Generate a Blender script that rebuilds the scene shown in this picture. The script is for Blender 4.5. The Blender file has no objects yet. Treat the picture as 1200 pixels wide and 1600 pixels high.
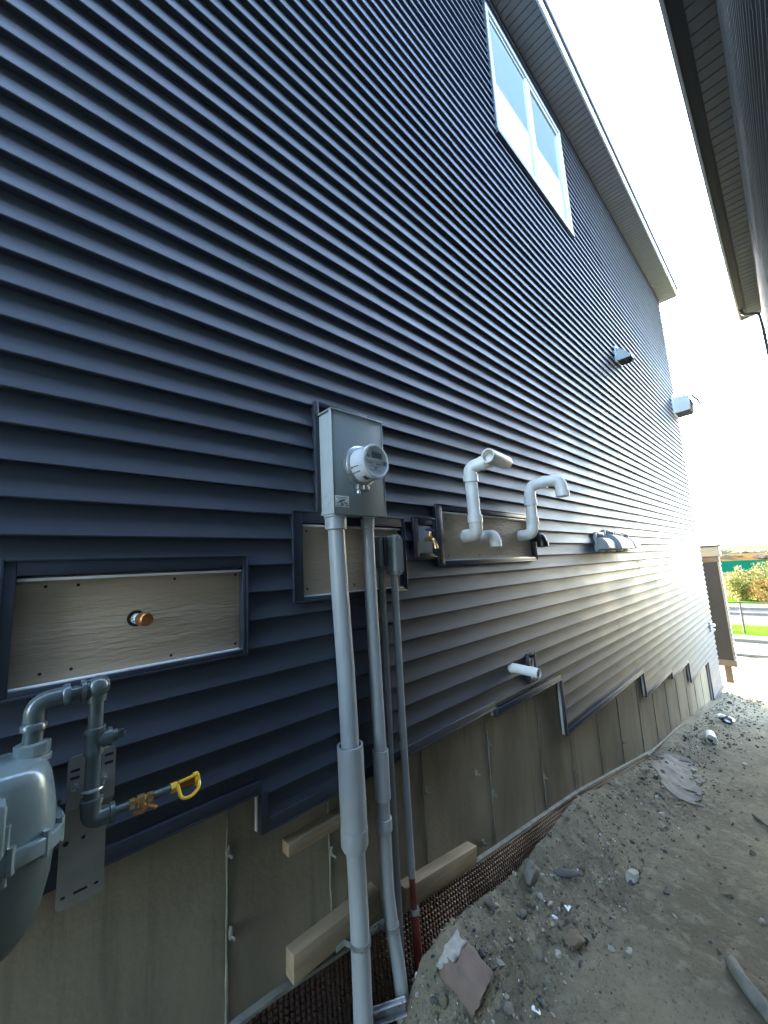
import bpy, bmesh, math, random
from mathutils import Vector, Matrix, noise, Quaternion

S = bpy.context.scene
COL = S.collection
rad = math.radians
random.seed(7)

# ------------------------------------------------------------------ materials
def mat(name, col, rough=.5, metal=0., spec=.5, var=0., vscale=8., vstretch=(1, 1, 1), bump=0., bscale=60.,
        bstretch=(1, 1, 1), bdetail=4., col2=None, coat=0., dist=.004, rvar=0., streak=None):
    m = bpy.data.materials.new(name); m.use_nodes = True
    N = m.node_tree.nodes; L = m.node_tree.links
    p = N['Principled BSDF']
    p.inputs['Base Color'].default_value = (*col, 1); p.inputs['Roughness'].default_value = rough
    p.inputs['Metallic'].default_value = metal; p.inputs['Specular IOR Level'].default_value = spec
    p.inputs['Coat Weight'].default_value = coat
    tc = N.new('ShaderNodeTexCoord')
    def nz(scale, stretch, detail=4., rough_=.55):
        mp = N.new('ShaderNodeMapping'); mp.inputs['Scale'].default_value = stretch
        L.new(tc.outputs['Object'], mp.inputs['Vector'])
        t = N.new('ShaderNodeTexNoise'); t.inputs['Scale'].default_value = scale
        t.inputs['Detail'].default_value = detail; t.inputs['Roughness'].default_value = rough_
        L.new(mp.outputs['Vector'], t.inputs['Vector']); return t.outputs['Fac']
    def ramp(fac, lo, hi, a, b):
        r = N.new('ShaderNodeMapRange'); r.inputs['From Min'].default_value = lo; r.inputs['From Max'].default_value = hi
        r.inputs['To Min'].default_value = a; r.inputs['To Max'].default_value = b
        L.new(fac, r.inputs['Value']); return r.outputs['Result']
    if var or col2:
        mx = N.new('ShaderNodeMix'); mx.data_type = 'RGBA'
        c2 = col2 if col2 else tuple(max(0, c * (1 - var)) for c in col)
        mx.inputs['A'].default_value = (*col, 1); mx.inputs['B'].default_value = (*c2, 1)
        f = ramp(nz(vscale, vstretch, 6.), .38, .66, 0, 1)
        if streak:
            f2 = ramp(nz(streak[0], streak[1], 5.), .5, .72, 0, streak[2])
            ad = N.new('ShaderNodeMath'); ad.operation = 'MAXIMUM'; L.new(f, ad.inputs[0]); L.new(f2, ad.inputs[1]); f = ad.outputs[0]
        L.new(f, mx.inputs['Factor']); L.new(mx.outputs['Result'], p.inputs['Base Color'])
    if rvar:
        L.new(ramp(nz(vscale * 1.7, vstretch), .35, .65, max(.02, rough - rvar), min(1, rough + rvar)), p.inputs['Roughness'])
    if bump:
        b = N.new('ShaderNodeBump'); b.inputs['Strength'].default_value = bump; b.inputs['Distance'].default_value = dist
        L.new(nz(bscale, bstretch, bdetail), b.inputs['Height']); L.new(b.outputs['Normal'], p.inputs['Normal'])
    return m

M = {}
M['siding'] = mat('navy_vinyl', (.047, .056, .075), .46, spec=.42, var=.14, vscale=2.2, vstretch=(.4, 1, 1.6), bump=.10, bscale=40, bstretch=(.12, 1, 1.6), dist=.004, rvar=.05)
M['channel'] = mat('navy_trim', (.030, .037, .052), .40, var=.2, vscale=6)
M['trim_light'] = mat('trim_edge', (.55, .56, .58), .35, var=.15)
M['concrete'] = mat('cast_concrete', (.29, .243, .172), .85, spec=.25, col2=(.165, .137, .096), vscale=2.6, vstretch=(1, 1, .35), bump=.55, bscale=55, bdetail=8, dist=.004, streak=(8, (1.4, 1, .10), 1.))
M['fin'] = mat('concrete_fin', (.25, .235, .19), .85, spec=.2, var=.35, vscale=14, bump=.6, bscale=90)
M['board'] = mat('tan_trim_board', (.53, .41, .29), .62, spec=.3, var=.12, vscale=5, vstretch=(.35, 1, 2), bump=1., bscale=62, bstretch=(.24, 1, 1.5), bdetail=4, dist=.0065)
M['flash'] = mat('white_flashing', (.80, .81, .82), .3, var=.08)
M['greybox'] = mat('grey_enamel', (.37, .41, .41), .38, var=.10, vscale=4, bump=.05, bscale=200, rvar=.06)
M['greydk'] = mat('grey_enamel_cover', (.235, .27, .275), .42, var=.12, vscale=4, bump=.05, bscale=200)
M['conduit'] = mat('grey_pvc', (.31, .33, .335), .36, var=.12, vscale=5, bump=.05, bscale=90, rvar=.08)
M['conduit_dk'] = mat('darkened_grey_pvc', (.17, .18, .185), .42, var=.12, vscale=5)  # grey pvc darkened: the slim conduit's shade is put into the colour
M['redpvc'] = mat('red_pvc', (.20, .035, .022), .5, var=.35, vscale=9)
M['steel'] = mat('galvanised_steel', (.52, .54, .55), .34, metal=.85, var=.25, vscale=25, rvar=.08)
M['bracket'] = mat('galvanised_plate', (.27, .27, .25), .55, metal=.25, var=.22, vscale=12, bump=.1, bscale=60)
M['gaspipe'] = mat('painted_gas_pipe', (.075, .10, .10), .24, var=.12, vscale=12, coat=.25, bump=.08, bscale=60)
M['gasmeter'] = mat('meter_casting', (.20, .255, .26), .26, metal=.25, var=.15, vscale=12, bump=.12, bscale=120, coat=.15)
M['gasdark'] = mat('shaded_meter_case', (.075, .098, .092), .42, var=.2, vscale=7, bump=.12, bscale=90)  # darker grey-green paints in the shadow on the lower case
M['white'] = mat('white_pvc', (.80, .79, .74), .32, var=.10, vscale=11, vstretch=(1, 1, 1), bump=.04, bscale=60)
M['vent'] = mat('grey_vent_plastic', (.36, .39, .40), .38, var=.08)
M['ventlt'] = mat('pale_vent_plastic', (.56, .585, .60), .36, var=.08)
M['black'] = mat('black_abs', (.012, .012, .013), .32)
M['dark'] = mat('dark_void', (.012, .013, .015), .8)
M['clear'] = mat('meter_cover', (.55, .58, .60), .08, coat=.6)
M['dial'] = mat('meter_dial', (.62, .64, .66), .35, var=.12, vscale=30)
M['lcd'] = mat('lcd_grey', (.10, .11, .12), .15)
M['copper'] = mat('copper', (.52, .225, .085), .32, metal=.9, var=.45, vscale=22)
M['brass'] = mat('brass', (.70, .47, .20), .24, metal=.9, var=.25, vscale=30)
M['yellow'] = mat('yellow_plastic', (.78, .46, .03), .30, var=.15, coat=.3)
M['amber'] = mat('amber_plastic', (.25, .10, .02), .25)
M['blue'] = mat('blue_handle', (.02, .035, .22), .3)
M['plank'] = mat('sawn_lumber', (.31, .23, .14), .7, spec=.25, col2=(.20, .15, .095), vscale=7, vstretch=(.5, 3, 3), bump=.35, bscale=40, bstretch=(.1, 1, 1))
M['membrane'] = mat('brown_dimple_sheet', (.060, .028, .018), .45, var=.45, vscale=6)
M['soffit'] = mat('grey_soffit', (.135, .15, .16), .5, var=.06)
M['fascia'] = mat('pale_fascia', (.60, .63, .64), .35, var=.06)
M['gutter'] = mat('black_gutter', (.035, .038, .043), .7)
M['shingle'] = mat('asphalt_shingle', (.055, .055, .058), .9, var=.4, vscale=40)
M['frame'] = mat('white_window_vinyl', (.36, .40, .40), .32, var=.05)
M['glass'] = mat('window_glass', (.19, .24, .25), .015, spec=.5)
M['nwall'] = mat('grey_neighbour_siding', (.17, .20, .205), .45, var=.3, vscale=3, vstretch=(.3, 1, 6), bump=.35, bscale=18, bstretch=(.15, 1, 3), dist=.006)
M['dirt'] = None
M['rock'] = mat('pale_stone', (.34, .315, .25), .8, var=.4, vscale=12, bump=.5, bscale=40)
M['rock2'] = mat('grey_stone', (.165, .150, .115), .85, var=.4, vscale=10, bump=.5, bscale=40)
M['rock3'] = mat('brown_stone', (.18, .135, .085), .85, var=.3, vscale=10, bump=.5, bscale=40)
M['slabdk'] = mat('dark_slate', (.065, .065, .06), .7, var=.3, vscale=10, bump=.3)
M['sheet'] = mat('dusty_plastic_sheet', (.155, .148, .122), .75, spec=.2, var=.45, vscale=9, bump=.4, bscale=25)
M['blockmat'] = mat('brown_concrete_block', (.17, .122, .095), .85, var=.25, vscale=9, bump=.5, bscale=70)
M['mortar'] = mat('pale_mortar', (.36, .34, .30), .8, var=.3, vscale=20, bump=.5, bscale=60)
M['paper'] = mat('white_paper', (.8, .82, .84), .6)
M['root'] = mat('grey_root', (.20, .19, .155), .85, var=.4, vscale=14, bump=.6, bscale=30)
M['grass'] = mat('lawn_green', (.034, .088, .004), .9, spec=0., col2=(.045, .095, .007), vscale=3, bump=.6, bscale=90)
M['roadm'] = mat('pale_asphalt', (.055, .054, .05), .9, spec=0., var=.2, vscale=2, bump=.3, bscale=80)
M['pave'] = mat('pale_concrete_path', (.11, .104, .09), .85, spec=0., var=.2, vscale=1.5)
M['gravelm'] = mat('white_gravel', (.09, .086, .075), .9, spec=0., col2=(.055, .052, .044), vscale=12, bump=.8, bscale=40)
M['fieldm'] = mat('dry_field', (.075, .06, .024), .95, spec=0., col2=(.055, .05, .018), vscale=.12)
M['hillm'] = mat('far_hill', (.085, .075, .045), .95, spec=0., col2=(.06, .058, .036), vscale=.02)
M['berm'] = mat('orange_earth', (.085, .05, .018), .95, spec=0., var=.25, vscale=.3)
M['teal'] = mat('teal_mesh', (.004, .062, .035), .8, spec=0., var=.12, vscale=1.)
M['leafy'] = mat('yellow_green_leaf', (.19, .155, .015), .7, col2=(.12, .12, .012), vscale=4)
M['leafo'] = mat('orange_leaf', (.26, .115, .010), .7, col2=(.20, .13, .014), vscale=4)
M['bark'] = mat('bark', (.10, .075, .05), .9)
M['fencem'] = mat('black_steel', (.02, .02, .02), .5)
M['porch'] = mat('charcoal_panel', (.012, .014, .0155), .55, var=.1, vscale=3)
M['cream'] = mat('cream_trim', (.26, .235, .185), .5, var=.08)
M['tan'] = mat('tan_wood_trim', (.12, .088, .062), .65, var=.2, vscale=8)
M['sticker'] = mat('pale_sticker', (.62, .64, .64), .4)
M['ink'] = mat('ink', (.02, .02, .022), .5)

def dirt_mat():
    m = bpy.data.materials.new('dry_dirt'); m.use_nodes = True
    N = m.node_tree.nodes; L = m.node_tree.links; p = N['Principled BSDF']
    p.inputs['Roughness'].default_value = .95; p.inputs['Specular IOR Level'].default_value = .2
    tc = N.new('ShaderNodeTexCoord')
    def nz(s, d=6., r=.6):
        t = N.new('ShaderNodeTexNoise'); t.inputs['Scale'].default_value = s; t.inputs['Detail'].default_value = d
        t.inputs['Roughness'].default_value = r; L.new(tc.outputs['Object'], t.inputs['Vector']); return t.outputs['Fac']
    def mix(f, lo, hi, a, b):
        r = N.new('ShaderNodeMapRange'); r.inputs['From Min'].default_value = lo; r.inputs['From Max'].default_value = hi
        L.new(f, r.inputs['Value'])
        x = N.new('ShaderNodeMix'); x.data_type = 'RGBA'; L.new(r.outputs['Result'], x.inputs['Factor'])
        for s, v in (('A', a), ('B', b)):
            if isinstance(v, tuple): x.inputs[s].default_value = (*v, 1)
            else: L.new(v, x.inputs[s])
        return x.outputs['Result']
    a = mix(nz(1.6), .36, .64, (.220, .188, .125), (.135, .116, .077))
    b = mix(nz(14.), .5, .72, a, (.26, .228, .158))
    c = mix(nz(60., 4.), .56, .74, b, (.085, .075, .052))
    L.new(c, p.inputs['Base Color'])
    h1 = N.new('ShaderNodeBump'); h1.inputs['Strength'].default_value = .7; h1.inputs['Distance'].default_value = .03
    L.new(nz(22., 9., .65), h1.inputs['Height'])
    h2 = N.new('ShaderNodeBump'); h2.inputs['Strength'].default_value = .6; h2.inputs['Distance'].default_value = .006
    L.new(nz(130., 6., .7), h2.inputs['Height']); L.new(h1.outputs['Normal'], h2.inputs['Normal'])
    L.new(h2.outputs['Normal'], p.inputs['Normal'])
    return m
M['dirt'] = dirt_mat()

# ------------------------------------------------------------------ mesh helpers
class B:
    def __init__(s): s.bm = bmesh.new()
    def face(s, pts, mi=0):
        f = s.bm.faces.new([s.bm.verts.new(p) for p in pts]); f.material_index = mi; return f
    def box(s, a, b, bev=0., rot=None, piv=None, mi=0, seg=2):
        x0, y0, z0 = (min(a[i], b[i]) for i in range(3)); x1, y1, z1 = (max(a[i], b[i]) for i in range(3))
        v = [s.bm.verts.new(p) for p in ((x0,y0,z0),(x1,y0,z0),(x1,y1,z0),(x0,y1,z0),(x0,y0,z1),(x1,y0,z1),(x1,y1,z1),(x0,y1,z1))]
        fs = [s.bm.faces.new([v[i] for i in q]) for q in ((3,2,1,0),(4,5,6,7),(0,1,5,4),(1,2,6,5),(2,3,7,6),(3,0,4,7))]
        for f in fs: f.material_index = mi
        if rot is not None:
            c = Vector(piv) if piv is not None else (Vector(a) + Vector(b)) / 2
            bmesh.ops.rotate(s.bm, verts=v, cent=c, matrix=rot)
        if bev:
            es = list({e for f in fs for e in f.edges})
            bmesh.ops.bevel(s.bm, geom=es, offset=bev, segments=seg, affect='EDGES', profile=.5, clamp_overlap=True)
        return s
    def ring(s, c, u, w, r, n): return [s.bm.verts.new(c + (u * math.cos(2*math.pi*k/n) + w * math.sin(2*math.pi*k/n)) * r) for k in range(n)]
    def tube(s, pts, r, n=20, caps=(True, True), mi=0):
        pts = [Vector(p) for p in pts]; rs = r if isinstance(r, (list, tuple)) else [r] * len(pts)
        t0 = (pts[1] - pts[0]).normalized()
        u = t0.orthogonal().normalized(); rings = []; prev = t0
        for i, p in enumerate(pts):
            if i == 0: t = t0
            elif i == len(pts) - 1: t = (pts[i] - pts[i-1])
            else: t = (pts[i+1] - pts[i]).normalized() + (pts[i] - pts[i-1]).normalized()
            t = t.normalized() if t.length > 1e-9 else prev
            q = prev.rotation_difference(t); u = (q @ u); u = (u - t * u.dot(t)).normalized(); prev = t
            rings.append(s.ring(p, u, t.cross(u), rs[i], n))
        for a, b in zip(rings, rings[1:]):
            for k in range(n): s.bm.faces.new([a[k], a[(k+1) % n], b[(k+1) % n], b[k]]).material_index = mi
        if caps[0]: s.bm.faces.new(list(reversed(rings[0]))).material_index = mi
        if caps[1]: s.bm.faces.new(rings[-1]).material_index = mi
        return s
    def cyl(s, p, q, r, r2=None, n=24, caps=(True, True), mi=0): return s.tube([p, q], [r, r if r2 is None else r2], n, caps, mi)
    def lathe(s, o, ax, prof, n=32, mi=0, caps=(True, True)):   # prof: (distance along the axis, radius)
        o = Vector(o); ax = Vector(ax).normalized(); u = ax.orthogonal().normalized(); w = ax.cross(u)
        rings = [s.ring(o + ax * h, u, w, max(r, 1e-5), n) for h, r in prof]
        for a, b in zip(rings, rings[1:]):
            for k in range(n): s.bm.faces.new([a[k], a[(k+1) % n], b[(k+1) % n], b[k]]).material_index = mi
        if caps[0]: s.bm.faces.new(list(reversed(rings[0]))).material_index = mi
        if caps[1]: s.bm.faces.new(rings[-1]).material_index = mi
        return s
    def hollow(s, p, q, ro, ri, n=24, mi=0, depth=None):          # pipe with an open end at q
        p = Vector(p); q = Vector(q); ax = (q - p); L = ax.length
        d = L * .9 if depth is None else depth
        return s.lathe(p, ax, [(0, ro), (L, ro), (L, ri), (L - d, ri), (L - d, 0)], n, mi, caps=(True, False))
    def prism(s, poly, axis, a, b, mi=0):   # poly: 2-D points in the plane of the other two axes (order x<y<z)
        def P(u, v, t): return {0: (t, u, v), 1: (u, t, v), 2: (u, v, t)}[axis]
        A = [s.bm.verts.new(P(u, v, a)) for u, v in poly]; Bv = [s.bm.verts.new(P(u, v, b)) for u, v in poly]; n = len(poly)
        fs = [s.bm.faces.new(A), s.bm.faces.new(list(reversed(Bv)))]
        for k in range(n): fs.append(s.bm.faces.new([A[k], Bv[k], Bv[(k+1) % n], A[(k+1) % n]]))
        for f in fs: f.material_index = mi
        return s
    def rock(s, c, size, seed, sub=2, rough=.28, mi=0, rotz=0., flat=.15):
        r = bmesh.ops.create_icosphere(s.bm, subdivisions=sub, radius=1.)
        o = Vector((seed * 3.17, seed * 1.31, seed * .77)); Rm = Matrix.Rotation(rotz, 3, 'Z')
        for v in r['verts']:
            d = v.co.normalized()
            k = 1 + rough * noise.noise(d * 1.3 + o) * 1.6 + rough * .4 * noise.noise(d * 3.5 + o)
            q = d * k
            for pl in range(3):
                pn = Vector((noise.noise(o + Vector((pl, 0, 0))), noise.noise(o + Vector((0, pl, 0.5))), noise.noise(o + Vector((.3, 0, pl))))).normalized()
                h = q.dot(pn)
                if h > .62: q -= pn * (h - .62) * .8
            v.co = Vector(c) + Rm @ Vector((q.x * size[0], q.y * size[1], q.z * size[2]))
        for f in {f for v in r['verts'] for f in v.link_faces}: f.material_index = mi
        return s

def bend(pts, r, k=7):      # round the corners of a polyline
    pts = [Vector(p) for p in pts]; out = [pts[0]]
    for a, b, c in zip(pts, pts[1:], pts[2:]):
        u = (a - b).normalized(); w = (c - b).normalized(); d = min(r, (a-b).length * .49, (c-b).length * .49)
        p, q = b + u * d, b + w * d
        for i in range(k + 1):
            t = i / k; out.append(p * (1-t)**2 + b * 2*t*(1-t) + q * t*t)
    out.append(pts[-1]); return out

def wpos(o):
    v = Vector((0, 0, 0))
    while o is not None: v = v + o.location; o = o.parent
    return v
def obj(name, b, m, parent=None, sharp=32, recalc=True, smooth=True):
    bm = b.bm
    if recalc: bmesh.ops.recalc_face_normals(bm, faces=bm.faces)
    if smooth:
        lim = rad(sharp)
        for f in bm.faces: f.smooth = True
        for e in bm.edges:
            if len(e.link_faces) == 2 and e.calc_face_angle(0) > lim: e.smooth = False
    if parent is not None: bmesh.ops.translate(bm, verts=bm.verts, vec=-wpos(parent))
    me = bpy.data.meshes.new(name); bm.to_mesh(me); bm.free()
    for x in (m if isinstance(m, (list, tuple)) else [m]): me.materials.append(x)
    o = bpy.data.objects.new(name, me); COL.objects.link(o)
    if parent is not None: o.parent = parent
    return o
def thing(name, label, cat, loc=(0, 0, 0), group=None):
    o = bpy.data.objects.new(name, None); o.empty_display_size = .1; COL.objects.link(o); o.location = loc
    o['label'] = label; o['category'] = cat
    if group: o['group'] = group
    return o
def tag(o, label, cat, group=None):
    o['label'] = label; o['category'] = cat
    if group: o['group'] = group
    return o
def struct(name, b, m, **k):
    o = obj(name, b, m, **k); o['kind'] = 'structure'; return o

# ------------------------------------------------------------------ ground height
GX = [(-8,-.1),(.6,-.16),(1.15,-.17),(1.3,-.17),(2.3,-.21),(3.2,-.3),(5.1,-.6),(6.5,-.72),(9.6,-1.19),(11,-1.27),(14,-1.36),(17,-1.4),(60,-1.4)]
CR = [(-8,-.35),(.8,-.3),(1.15,-.2),(1.25,-.09),(1.34,0),(1.52,.02),(2.07,-.06),(2.97,-.07),(3.75,-.22),(4.67,-.40),(5.3,-.58),(6.5,-.70),(11,-1.27)]
def lerp(T, x):
    if x <= T[0][0]: return T[0][1]
    for (a, va), (b, vb) in zip(T, T[1:]):
        if x <= b: return va + (vb - va) * (x - a) / (b - a)
    return T[-1][1]
def ss(a, b, t):
    t = min(1, max(0, (t - a) / (b - a))); return t * t * (3 - 2 * t)
def G(x, y):
    g = lerp(GX, x)
    if x < 11:
        c = lerp(CR, x); g += (c - g) * ss(-.55, -.14, y)
        w = 1 - ss(4.4, 5.6, x)
        g -= .42 * w * ss(-.125, -.035, y)
    return g
def GR(x, y):     # with lumps
    z = G(x, y)
    if -2 < x < 16 and -1.8 < y < .4:
        p = Vector((x, y, 0))
        rough = ss(-.75, -.35, y) * (1 if x < 9 else .5)
        z += .018 * noise.noise(p * 3.1) + (.005 + .008 * rough) * noise.noise(p * 9 + Vector((3, 1, 0))) + (.003 + .006 * rough) * noise.noise(p * 27)
        z += .004 * noise.noise(p * 70)
        z += -.018 * (1 - abs(noise.noise(Vector((x * .9, y * 2.6, 4))))) ** 6
    return z

# ------------------------------------------------------------------ SETTING: ground, road, field, hills
def build_ground():
    xs = [-3000, -600, -120, -40, -14, -6, -3]
    x = -1.5
    while x < 16.5:
        xs.append(x); x += .012 if .9 < x < 2.6 else (.025 if .4 < x < 4.5 else .055)
    xs += [18, 22, 30, 45, 60, 90, 150, 300, 700, 3000]
    ys = [-3000, -700, -200, -60, -20, -8, -4, -2.4, -1.9]
    y = -1.7
    while y < .05:
        ys.append(y); y += .017 if y < -.2 else .011
    ys += [.12, .4, 1., 2.5, 6, 12, 30, 90, 300, 900, 3000]
    bm = bmesh.new()
    rows = [[bm.verts.new((x, y, GR(x, y))) for y in ys] for x in xs]
    for a, b in zip(rows, rows[1:]):
        for k in range(len(ys) - 1): bm.faces.new([a[k], b[k], b[k+1], a[k+1]])
    bb = B(); bb.bm.free(); bb.bm = bm
    return struct('ground', bb, M['dirt'], sharp=180)
build_ground()
def sheet(name, m, x0, x1, y0, y1, z, thick=.0):
    b = B(); b.face([(x0,y0,z),(x1,y0,z),(x1,y1,z),(x0,y1,z)]); return struct(name, b, m)
kerb = B(); kerb.box((17.45, -60, -1.6), (18.3, 60, -1.30), .02); struct('path', kerb, M['pave'])
sheet('lawn', M['grass'], 18.35, 21.3, -60, 60, -1.385)
sheet('gravel', M['gravelm'], 21.3, 24.6, -60, 60, -1.390)
sheet('road', M['roadm'], 24.6, 26.6, -80, 80, -1.386)
kb = B(); kb.box((24.5, -60, -1.6), (24.62, 60, -1.27), .01); kb.box((26.6, -60, -1.6), (26.75, 60, -1.26), .01); struct('kerb', kb, M['slabdk'])
sheet('pavement', M['pave'], 26.75, 28.4, -80, 80, -1.30)
sheet('verge', M['grass'], 28.4, 33.5, -80, 80, -1.380)
sheet('field', M['fieldm'], 33.5, 700, -800, 800, -1.384)
def hills():
    b = B(); bm = b.bm; rows = []
    for xi, (x, h) in enumerate(((150, -1.6), (230, .6), (330, 2.0), (450, 3.0), (620, 5.2), (900, 6.5), (1300, 3))):
        row = []
        for k in range(61):
            y = -900 + 30 * k
            n = noise.noise(Vector((x * .004, y * .006, 2))) * (0 if xi == 0 else 1)
            row.append(bm.verts.new((x, y, h * (1 + .35 * n))))
        rows.append(row)
    for a, c in zip(rows, rows[1:]):
        for k in range(60): bm.faces.new([a[k], c[k], c[k+1], a[k+1]])
    return struct('hills', b, M['hillm'], sharp=180)
hills()
b = B()
pr = [(85, -1.5), (92, .35), (104, .7), (120, .4), (128, -1.5)]
rows = []
for k in range(81):
    y = -80 + 2 * k
    rows.append([b.bm.verts.new((x, y, z + (.3 * noise.noise(Vector((x * .2, y * .13, 0))) if z > -1 else 0))) for x, z in pr])
for a, c in zip(rows, rows[1:]):
    for k in range(4): b.bm.faces.new([a[k], a[k+1], c[k+1], c[k]])
struct('terrain', b, M['berm'])

# ------------------------------------------------------------------ THE HOUSE
XC = 10.56           # far corner of the siding
XN = -3.0            # near end, behind the camera
STEP = .099
house = thing('house', 'navy blue lap sided house with stepped siding edge over bare concrete foundation', 'house', (4, 4, -1.2))

BOT = [(-3.2, .66, .878), (.68, 2.187, .747), (2.187, 3.14, .699), (3.14, 5.30, .295), (5.30, 6.59, .030), (6.59, 7.715, -.066), (7.715, 9.345, -.37), (9.345, XC, -1.10)]
BOT[0] = (XN, .68, .878)
HOLES = [(0.004, .612, 1.342, 1.653), (.836, 1.452, 1.50, 1.835), (1.555, 1.716, 1.665, 1.842), (1.742, 2.935, 1.61, 1.932), (.953, 1.25, 1.80, 2.33),
         (2.64, 2.74, .775, .95), (3.10, 4.86, 5.64, 7.09)]
def prof(t):      # y of the lap face for t in 0..1 up a course
    return -.0345 + .0235 * t + .0032 * math.sin(math.pi * t)
def lap_siding(b, x0, x1, zlo, zhi, phase, bottoms, holes, sgn=1., y0=0.):
    k0 = math.floor((zlo - phase) / STEP); k = k0
    while phase + k * STEP < zhi:
        zb = phase + k * STEP; zt = min(zb + STEP, zhi)
        cuts = {zb, zt, zb + .004, zb + STEP * .25, zb + STEP * .5, zb + STEP * .75}
        for h in holes: cuts |= {h[2], h[3]}
        for q in bottoms: cuts.add(q[2])
        cs = sorted(c for c in cuts if zb - 1e-6 <= c <= zt + 1e-6)
        cs = [c for i, c in enumerate(cs) if i == 0 or c - cs[i-1] > 1e-5]
        pan = k // 2; rnd = random.Random(pan * 77 + int(sgn * 3) + 5)
        seams = []; s = x0 + rnd.uniform(.4, 3.6)
        while s < x1: seams.append(s); s += 3.55
        for a, c in zip(cs, cs[1:]):
            mid = (a + c) / 2
            xs = {x0, x1} | set(seams)
            for h in holes: xs |= {h[0], h[1]}
            for q in bottoms: xs |= {q[0], q[1]}
            xs = sorted(v for v in xs if x0 - 1e-9 <= v <= x1 + 1e-9)
            for u, v in zip(xs, xs[1:]):
                m = (u + v) / 2
                if v - u < 1e-5: continue
                if any(h[0] < m < h[1] and h[2] < mid < h[3] for h in holes): continue
                if bottoms and not any(q[0] <= m <= q[1] and mid > q[2] for q in bottoms): continue
                d = -.0019 * (sum(1 for s in seams if s < m) % 2)
                ya = y0 + sgn * (prof((a - zb) / STEP) + d); yc = y0 + sgn * (prof((c - zb) / STEP) + d)
                if abs(a - zb) < 1e-6: ya += sgn * .0025
                f = b.face([(u, ya, a), (v, ya, a), (v, yc, c), (u, yc, c)])
                if abs(a - zb) < 1e-6:
                    yb = y0 + sgn * -.0105
                    b.face([(u, yb, a), (v, yb, a), (v, ya, a), (u, ya, a)])
        k += 1
    bmesh.ops.remove_doubles(b.bm, verts=b.bm.verts, dist=2e-5)
b = B(); lap_siding(b, XN, XC, -1.10, 7.405, 1.732 - STEP * 40, BOT, HOLES)
obj('siding', b, M['siding'], house, sharp=25)
# sheathed wall behind the siding
b = B(); b.box((XN, .004, .90), (XC - .004, 8.0, 7.40))
for (a, c, z), nx in zip(BOT, BOT[1:] + [None]):
    b.box((a + (0 if a == XN else 1e-3), .005, z + .012), (min(c, XC - .006) - 1e-3, .30, .90))
obj('wall', b, M['channel'], house)
# corner post, a slim strip the laps die into
b = B(); b.box((XC - .012, -.010, -1.10), (XC + .045, .05, 7.40), .003); obj('corner_post', b, M['trim_light'], house)
# starter channel along every step of the siding
for i, (a, c, z) in enumerate(BOT):
    b = B()
    b.box((a, -.0365, z - .022), (c, -.0005, z + .016), .002)
    b.box((a, -.039, z - .026), (c, -.030, z - .0212), .001)
    if i + 1 < len(BOT):
        z2 = BOT[i+1][2]; lo, hi = min(z, z2), max(z, z2)
        b.box((c - .006, -.0375, lo - .025), (c + .022, -.0006, hi - .0225), .002)
        b.box((c - .012, -.020, lo - .02), (c - .0065, -.0007, hi - .024), .001, mi=1)
    obj('starter_channel', b, [M['channel'], M['trim_light']], house)
# foundation
b = B(); b.box((XN, .012, -2.2), (XC - .03, .26, .899)); fo = obj('foundation', b, M['concrete'], house)
seams = [-.03 , .578, .984, 1.549, 2.142, 2.79, 3.29, 3.872, 4.437, 5.10, 5.69, 6.30, 6.9, 7.5, 8.1, 8.7, 9.3]
for s in seams:
    b = B(); zt = next(z for a, c, z in BOT if a <= s <= c) - .03; rnd = random.Random(int(s * 100))
    pts = []; z = zt
    base = G(s, -.05) - .3
    while z > base:
        pts.append((s + rnd.uniform(-.0015, .0015), .011 - rnd.uniform(0, .002), z)); z -= rnd.uniform(.03, .07)
    b.tube(pts, [rnd.uniform(.0025, .0055) for _ in pts], 6); obj('seam_fin', b, M['fin'], fo)
for s, z in ((.585, .46), (.985, .50), (1.553, .50), (2.144, .25), (2.146, .52), (2.79, .10), (1.99, .42), (2.0, .06), (3.29, -.05), (4.44, -.2), (.575, .70)):
    b = B(); b.rock((s + .006, .006, z), (.012, .009, .022), s * 9, 2); b.cyl((s, .012, z), (s + .012, -.016, z - .012), .0045, n=8); obj('form_tie', b, M['fin'], fo)
# soffit with ribs, fascia, black drip edge, roof
def soffit(b, x0, x1, ya, yb, z, pitch=.085):
    x = x0
    while x < x1 - 1e-6:
        e = min(x + pitch, x1); g = .012
        P = [(x, z), (e - g, z), (e - g * .8, z + .009), (e - g * .2, z + .009), (e, z)]
        for (u, zu), (v, zv) in zip(P, P[1:]): b.face([(u, ya, zu), (v, ya, zv), (v, yb, zv), (u, yb, zu)])
        x = e
SO = 7.41; FY = -.335
b = B(); soffit(b, XN, XC + .15, FY, .02, SO); obj('soffit', b, M['soffit'], house, sharp=10)
b = B(); b.box((XN, FY - .022, SO - .008), (XC + .17, FY, SO + .135), .003); obj('fascia', b, M['fascia'], house)
b = B(); b.box((XN, FY - .045, SO + .136), (XC + .19, FY + .02, SO + .215), .006); obj('drip_edge', b, M['gutter'], house)
b = B(); b.prism([(FY - .04, SO + .216), (4.0, SO + 2.3), (8.4, SO + .216)], 0, XN, XC + .18); obj('roof', b, M['shingle'], house)
b = B(); b.box((XC + .151, FY, SO - .004), (XC + .172, .3, SO + .13), .002); obj('fascia', b, M['fascia'], house)
b = B(); b.box((XN, -.022, SO - .035), (XC, -.010, SO - .001), .002); obj('frieze', b, M['channel'], house)
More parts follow.
